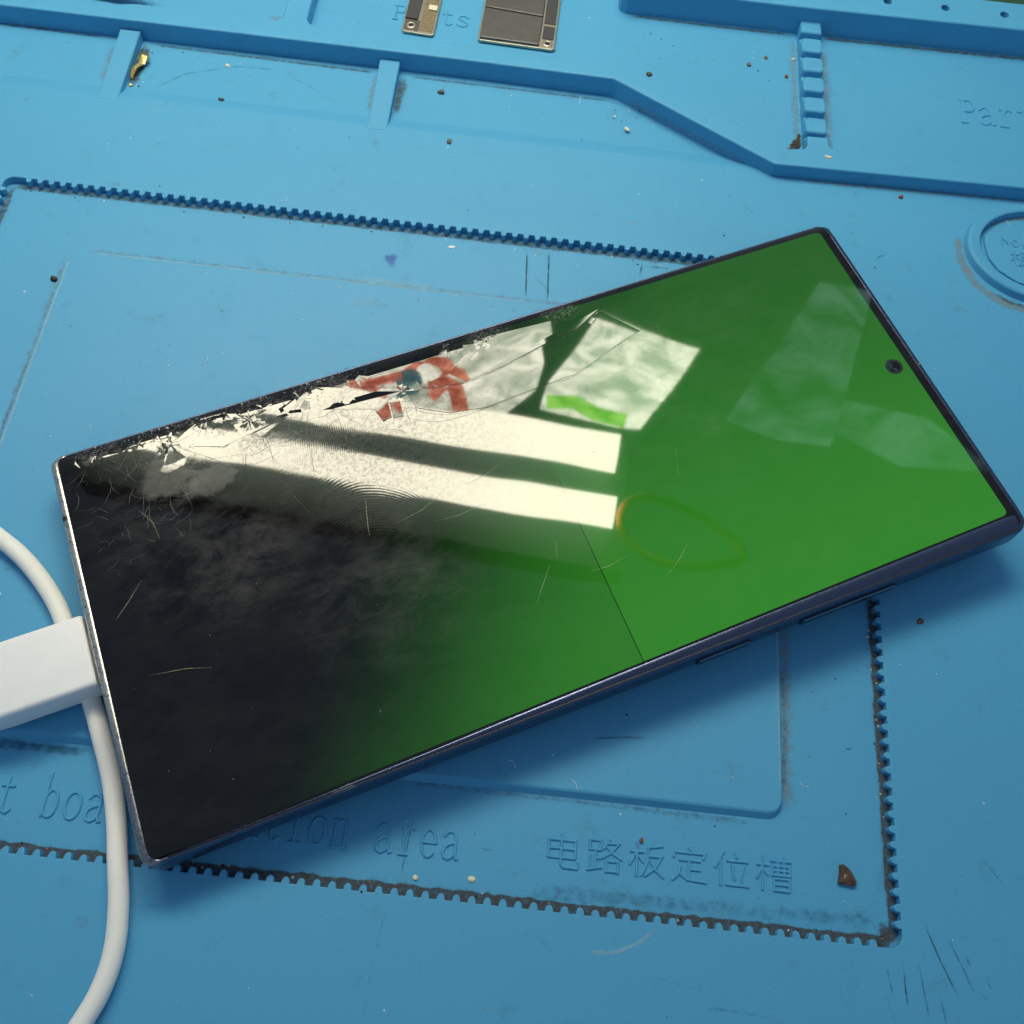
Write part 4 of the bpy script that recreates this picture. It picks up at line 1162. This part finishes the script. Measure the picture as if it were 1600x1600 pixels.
# dirt heap in the corner of the notched bar
m_ = MB(); rr = random.Random(9)
for k in range(130):
    t = rr.random(); w_ = 5.0 * (1 - t) ** 1.2
    x = 61.9 - rr.random() * w_; y = 189.8 + t * 7.5 + rr.uniform(-.2, .3)
    hgt = (1 - (61.9 - x) / 5.2) * (1 - t) * 1.6
    crumb(m_, (x, y, max(0, hgt * rr.random())), rr.uniform(.25, .55), 0, .9)
tag(m_.build("dirt_heap", M['dirt']), "small heap of grey brown dirt in the corner beside the notched bar", "dirt heap")
# loose specks
m_ = MB(); rr = random.Random(33)
mi_w = [0] * 8 + [1] * 4 + [2] * 4 + [3] * 2 + [4]
def level(x, y):
    if -100.9 < x < 54.3 and 33.9 < y < 138.3: return -0.6
    if RX0 + 1 < x < RX1 - 1 and RY0 + 1 < y < RY1 - 1: return FLOOR
    if 189 < y < 204 and x < 15: return -1.5
    if 182 < y < 214 or y > 233: return None
    return 0.0
cnt = 0
while cnt < 460:
    x, y = rr.uniform(-135, 122), rr.uniform(-8, 232)
    z = level(x, y)
    if z is None: continue
    rad_ = rr.choice((.07, .09, .11, .14, .18, .26)) * rr.uniform(.8, 1.2)
    crumb(m_, (x, y, z), rad_, rr.choice(mi_w), .8); cnt += 1
for k in range(170):   # crumbs gathered in the toothed slot and against the ribs
    w_ = rr.choice('bbbrrtnpq')
    if w_ == 'b': x, y, z = rr.uniform(-118, 72), 14.9 + rr.uniform(-.6, .9), FLOOR
    elif w_ == 'r': x, y, z = 72.6 + rr.uniform(-.9, .7), rr.uniform(16, 88), FLOOR
    elif w_ == 't': x, y, z = rr.uniform(-118, 40), 154.2 + rr.uniform(-1.2, .4), FLOOR
    elif w_ == 'n': x, y, z = rr.uniform(-102, -99), rr.uniform(190, 204), -1.5
    elif w_ == 'p': x, y, z = rr.uniform(14, 24), rr.uniform(196, 203), -0.9
    else: x, y, z = rr.uniform(20, 60), rr.uniform(214, 231), 0
    crumb(m_, (x, y, z), rr.uniform(.12, .34), rr.choice((0, 1, 1, 2, 2, 3, 4)), .8)
tag(m_.build("loose_specks", [M['speck'], M['brown'], M['black'], M['cream'], M['gold']]), kind='stuff')

# lint: fine fibres lying about
for kind, mt_ in ((0, M['black']), (1, M['speck'])):
    m_ = MB(); rr = random.Random(50 + kind)
    for k in range(16):
        x, y = rr.uniform(-125, 115), rr.uniform(-5, 228)
        z = level(x, y)
        if z is None: continue
        a = rr.uniform(0, 6.28); ln = rr.uniform(1.0, 3.6); pts = [(x, y, z + .05)]
        for j in range(5):
            a += rr.uniform(-.7, .7); pts.append((pts[-1][0] + ln / 5 * math.cos(a), pts[-1][1] + ln / 5 * math.sin(a), z + .05 + .12 * (j % 2)))
        tube(m_, spline(pts, 3), 0.045, 4, False)
    tag(m_.build("lint", mt_), kind='stuff')

# ------------------------------------------------------------------ bench lamp over the mat (seen only as a reflection) and the rubber loop and added glowing sheets beside it
LZ = 300.0
def lamp_y(x, y0): return y0 - 0.09 * (x - 43)
lamp = tag(empty("bench_lamp", (-130, 265, 330)), "twin tube work lamp over the bench, mirrored as two bars in the screen", "lamp")
for y0, rad_ in ((261.0, 10.2), (226.0, 8.2)):
    m_ = MB(); tube(m_, [(-235 + 278 * k / 12, lamp_y(-235 + 278 * k / 12, y0), LZ) for k in range(13)], rad_, 24)
    t_ = child(m_, "lamp_tube", M['tube'], lamp, True)
    for xx in (46.0, -238.0):
        m_ = MB(); tube(m_, [(xx - 2.9, lamp_y(xx, y0), LZ), (xx + 2.9, lamp_y(xx, y0), LZ)], rad_ + .4, 24)
        o = m_.build("end_cap", M['cap']); o.parent = t_; o.matrix_parent_inverse = Matrix.Translation(lamp.location).inverted()
m_ = MB()
prism(m_, [(-243, lamp_y(-243, 200)), (50, lamp_y(50, 202)), (50, lamp_y(50, 279)), (-243, lamp_y(-243, 279))], 316, 340, 3, 0, floor=True)
child(m_, "housing", M['housing'], lamp)

# thin glowing sheets added unseen to brighten the screen reflections and the mat
def up(x, y, lift=0.0):
    X, Y = 0.823 * x + 1.5, 0.82 * y
    z = LZ + 3 + 75 * (1 - math.exp(-(Y - 274) / 75.0)) + lift
    k = (z - 10) / (LZ - 10)
    px, py = 0.3 * X, 110
    return (px + (X - px) * k, py + (Y - py) * k, z)
def sheet(name, outline, mt, lift=0.0, wave=4.0, root=None, seed=1):
    rr = random.Random(seed)
    bm = bmesh.new()
    vs = [bm.verts.new((x, y, 0)) for x, y in ccw(outline)]
    bm.faces.new(vs)
    xs_ = [q[0] for q in outline]; ys_ = [q[1] for q in outline]
    for k in range(1, 14):
        x = min(xs_) + (max(xs_) - min(xs_)) * k / 14
        bmesh.ops.bisect_plane(bm, geom=bm.verts[:] + bm.edges[:] + bm.faces[:], plane_co=(x, 0, 0), plane_no=(1, 0, 0))
    for k in range(1, 9):
        y = min(ys_) + (max(ys_) - min(ys_)) * k / 9
        bmesh.ops.bisect_plane(bm, geom=bm.verts[:] + bm.edges[:] + bm.faces[:], plane_co=(0, y, 0), plane_no=(0, 1, 0))
    for v in bm.verts:
        x, y = v.co.x, v.co.y
        w = wave * (math.sin(x * .13 + y * .07 + seed) + .6 * math.sin(x * .05 - y * .19 + seed * 2) + rr.uniform(-.25, .25))
        v.co = Vector(up(x, y, lift + w)) * S
    me = bpy.data.meshes.new(name); bm.to_mesh(me); bm.free()
    me.materials.append(mt)
    for p in me.polygons: p.use_smooth = True
    o = bpy.data.objects.new(name, me); col.objects.link(o)
    if root is not None: o.parent = root
    md = o.modifiers.new("thickness", 'SOLIDIFY'); md.thickness = 0.0003
    return o
def path_poly(pts, w):
    P_ = [Vector(q) for q in pts]; l_, r_ = [], []
    for i, q in enumerate(P_):
        t = (P_[min(i + 1, len(P_) - 1)] - P_[max(i - 1, 0)]).normalized(); n_ = Vector((-t.y, t.x))
        l_.append((q.x + n_.x * w, q.y + n_.y * w)); r_.append((q.x - n_.x * w, q.y - n_.y * w))
    return l_ + r_[::-1]
def glow_sheet_mat(name, lo, hi, scale, strength):
    m, nt, out = new_mat(name)
    b = NB(nt)
    e = nt.nodes.new("ShaderNodeEmission")
    nt.links.new(e.outputs[0], out.inputs[0])
    nz = b.smooth(b.noise(b.mm(), scale, 4.0, 0.6, 1.0), 0.32, 0.68)
    b.put(e.inputs[0], b.mix(nz, lo + (1,), hi + (1,)))
    e.inputs[1].default_value = strength
    return m
M['film_white'] = glow_sheet_mat("added_white_glow", (0.32, 0.37, 0.27), (1.0, 0.95, 0.78), 0.040, GLOW_RADIANCE)
M['film_red'] = glow_sheet_mat("added_red_glow", (0.30, 0.05, 0.03), (0.72, 0.26, 0.16), 0.09, GLOW_RADIANCE)
M['film_teal'] = glow_sheet_mat("added_teal_glow", (0.02, 0.07, 0.08), (0.06, 0.15, 0.17), 0.05, GLOW_RADIANCE)
M['film_lime'] = glow_sheet_mat("added_lime_glow", (0.10, 0.36, 0.02), (0.30, 0.62, 0.10), 0.08, GLOW_RADIANCE)
M['film_pale'] = glow_sheet_mat("added_pale_glow", (0.010, 0.020, 0.020), (0.050, 0.080, 0.082), 0.02, GLOW_RADIANCE)
M['rubber'] = plain("orange_rubber", (0.75, 0.16, 0.04), 0.5)
b1 = tag(sheet("added_glow_sheet", [(-170, 352), (-120, 347), (-61, 341), (-27, 336), (-6, 360), (-3, 386), (-12, 428), (-43, 412), (-87, 384), (-120, 378), (-160, 368)], M['film_white'], 0, 3, None, 3), "added glowing white sheet standing in for a bag with red print, out of view", "glow_sheet")
for pts, w_ in (([(-140, 361), (-112, 356), (-92, 364), (-86, 378)], 4.5), ([(-82, 380), (-68, 374), (-58, 358), (-52, 342)], 5.0), ([(-74, 352), (-64, 366)], 4.0), ([(-128, 352), (-104, 348)], 3.0)):
    sheet("print", path_poly(pts, w_), M['film_red'], -2.2, 3, b1, 3)
sheet("print", [(-89 + 8 * math.cos(k * .5236), 360 + 8 * math.sin(k * .5236)) for k in range(12)], M['film_teal'], -2.6, 3, b1, 3)
b2 = tag(sheet("added_glow_sheet", [(30, 424), (60, 414), (100, 404), (82, 370), (64, 338), (48, 338), (-2, 346), (2, 371)], M['film_white'], 4, 3, None, 8), "added glowing white sheet with a lime green edge, standing in for a bag, out of view", "glow_sheet")
sheet("print", path_poly([(2, 352), (20, 353), (34, 346), (54, 343)], 5.0), M['film_lime'], 1.5, 3, b2, 8)
tag(sheet("added_dim_glow", [(180, 462), (216, 458), (200, 396), (184, 338), (150, 340), (118, 350)], M['film_pale'], 10, 4, None, 5), "large dim bluish glowing sheet added out of view to the right of the work lamp", "glow_sheet")  # unseen glow added for pale reflections and some light from the right
tag(sheet("added_dim_glow", [(247, 366), (288, 332), (228, 328), (147, 369), (200, 372)], M['film_pale'], 20, 3, None, 6), "low dim glowing strip added out of view furthest right of the work lamp", "glow_sheet")
m_ = MB()
tube(m_, [(77 + 31 * math.cos(2 * math.pi * k / 40), 217 + 16 * math.sin(2 * math.pi * k / 40) - .22 * 31 * math.cos(2 * math.pi * k / 40), LZ + 6 * math.sin(4 * math.pi * k / 40)) for k in range(41)], 2.2, 10)
tag(m_.build("rubber_loop", M['rubber'], None, True), "orange rubber loop hanging off the right end of the work lamp", "rubber loop")
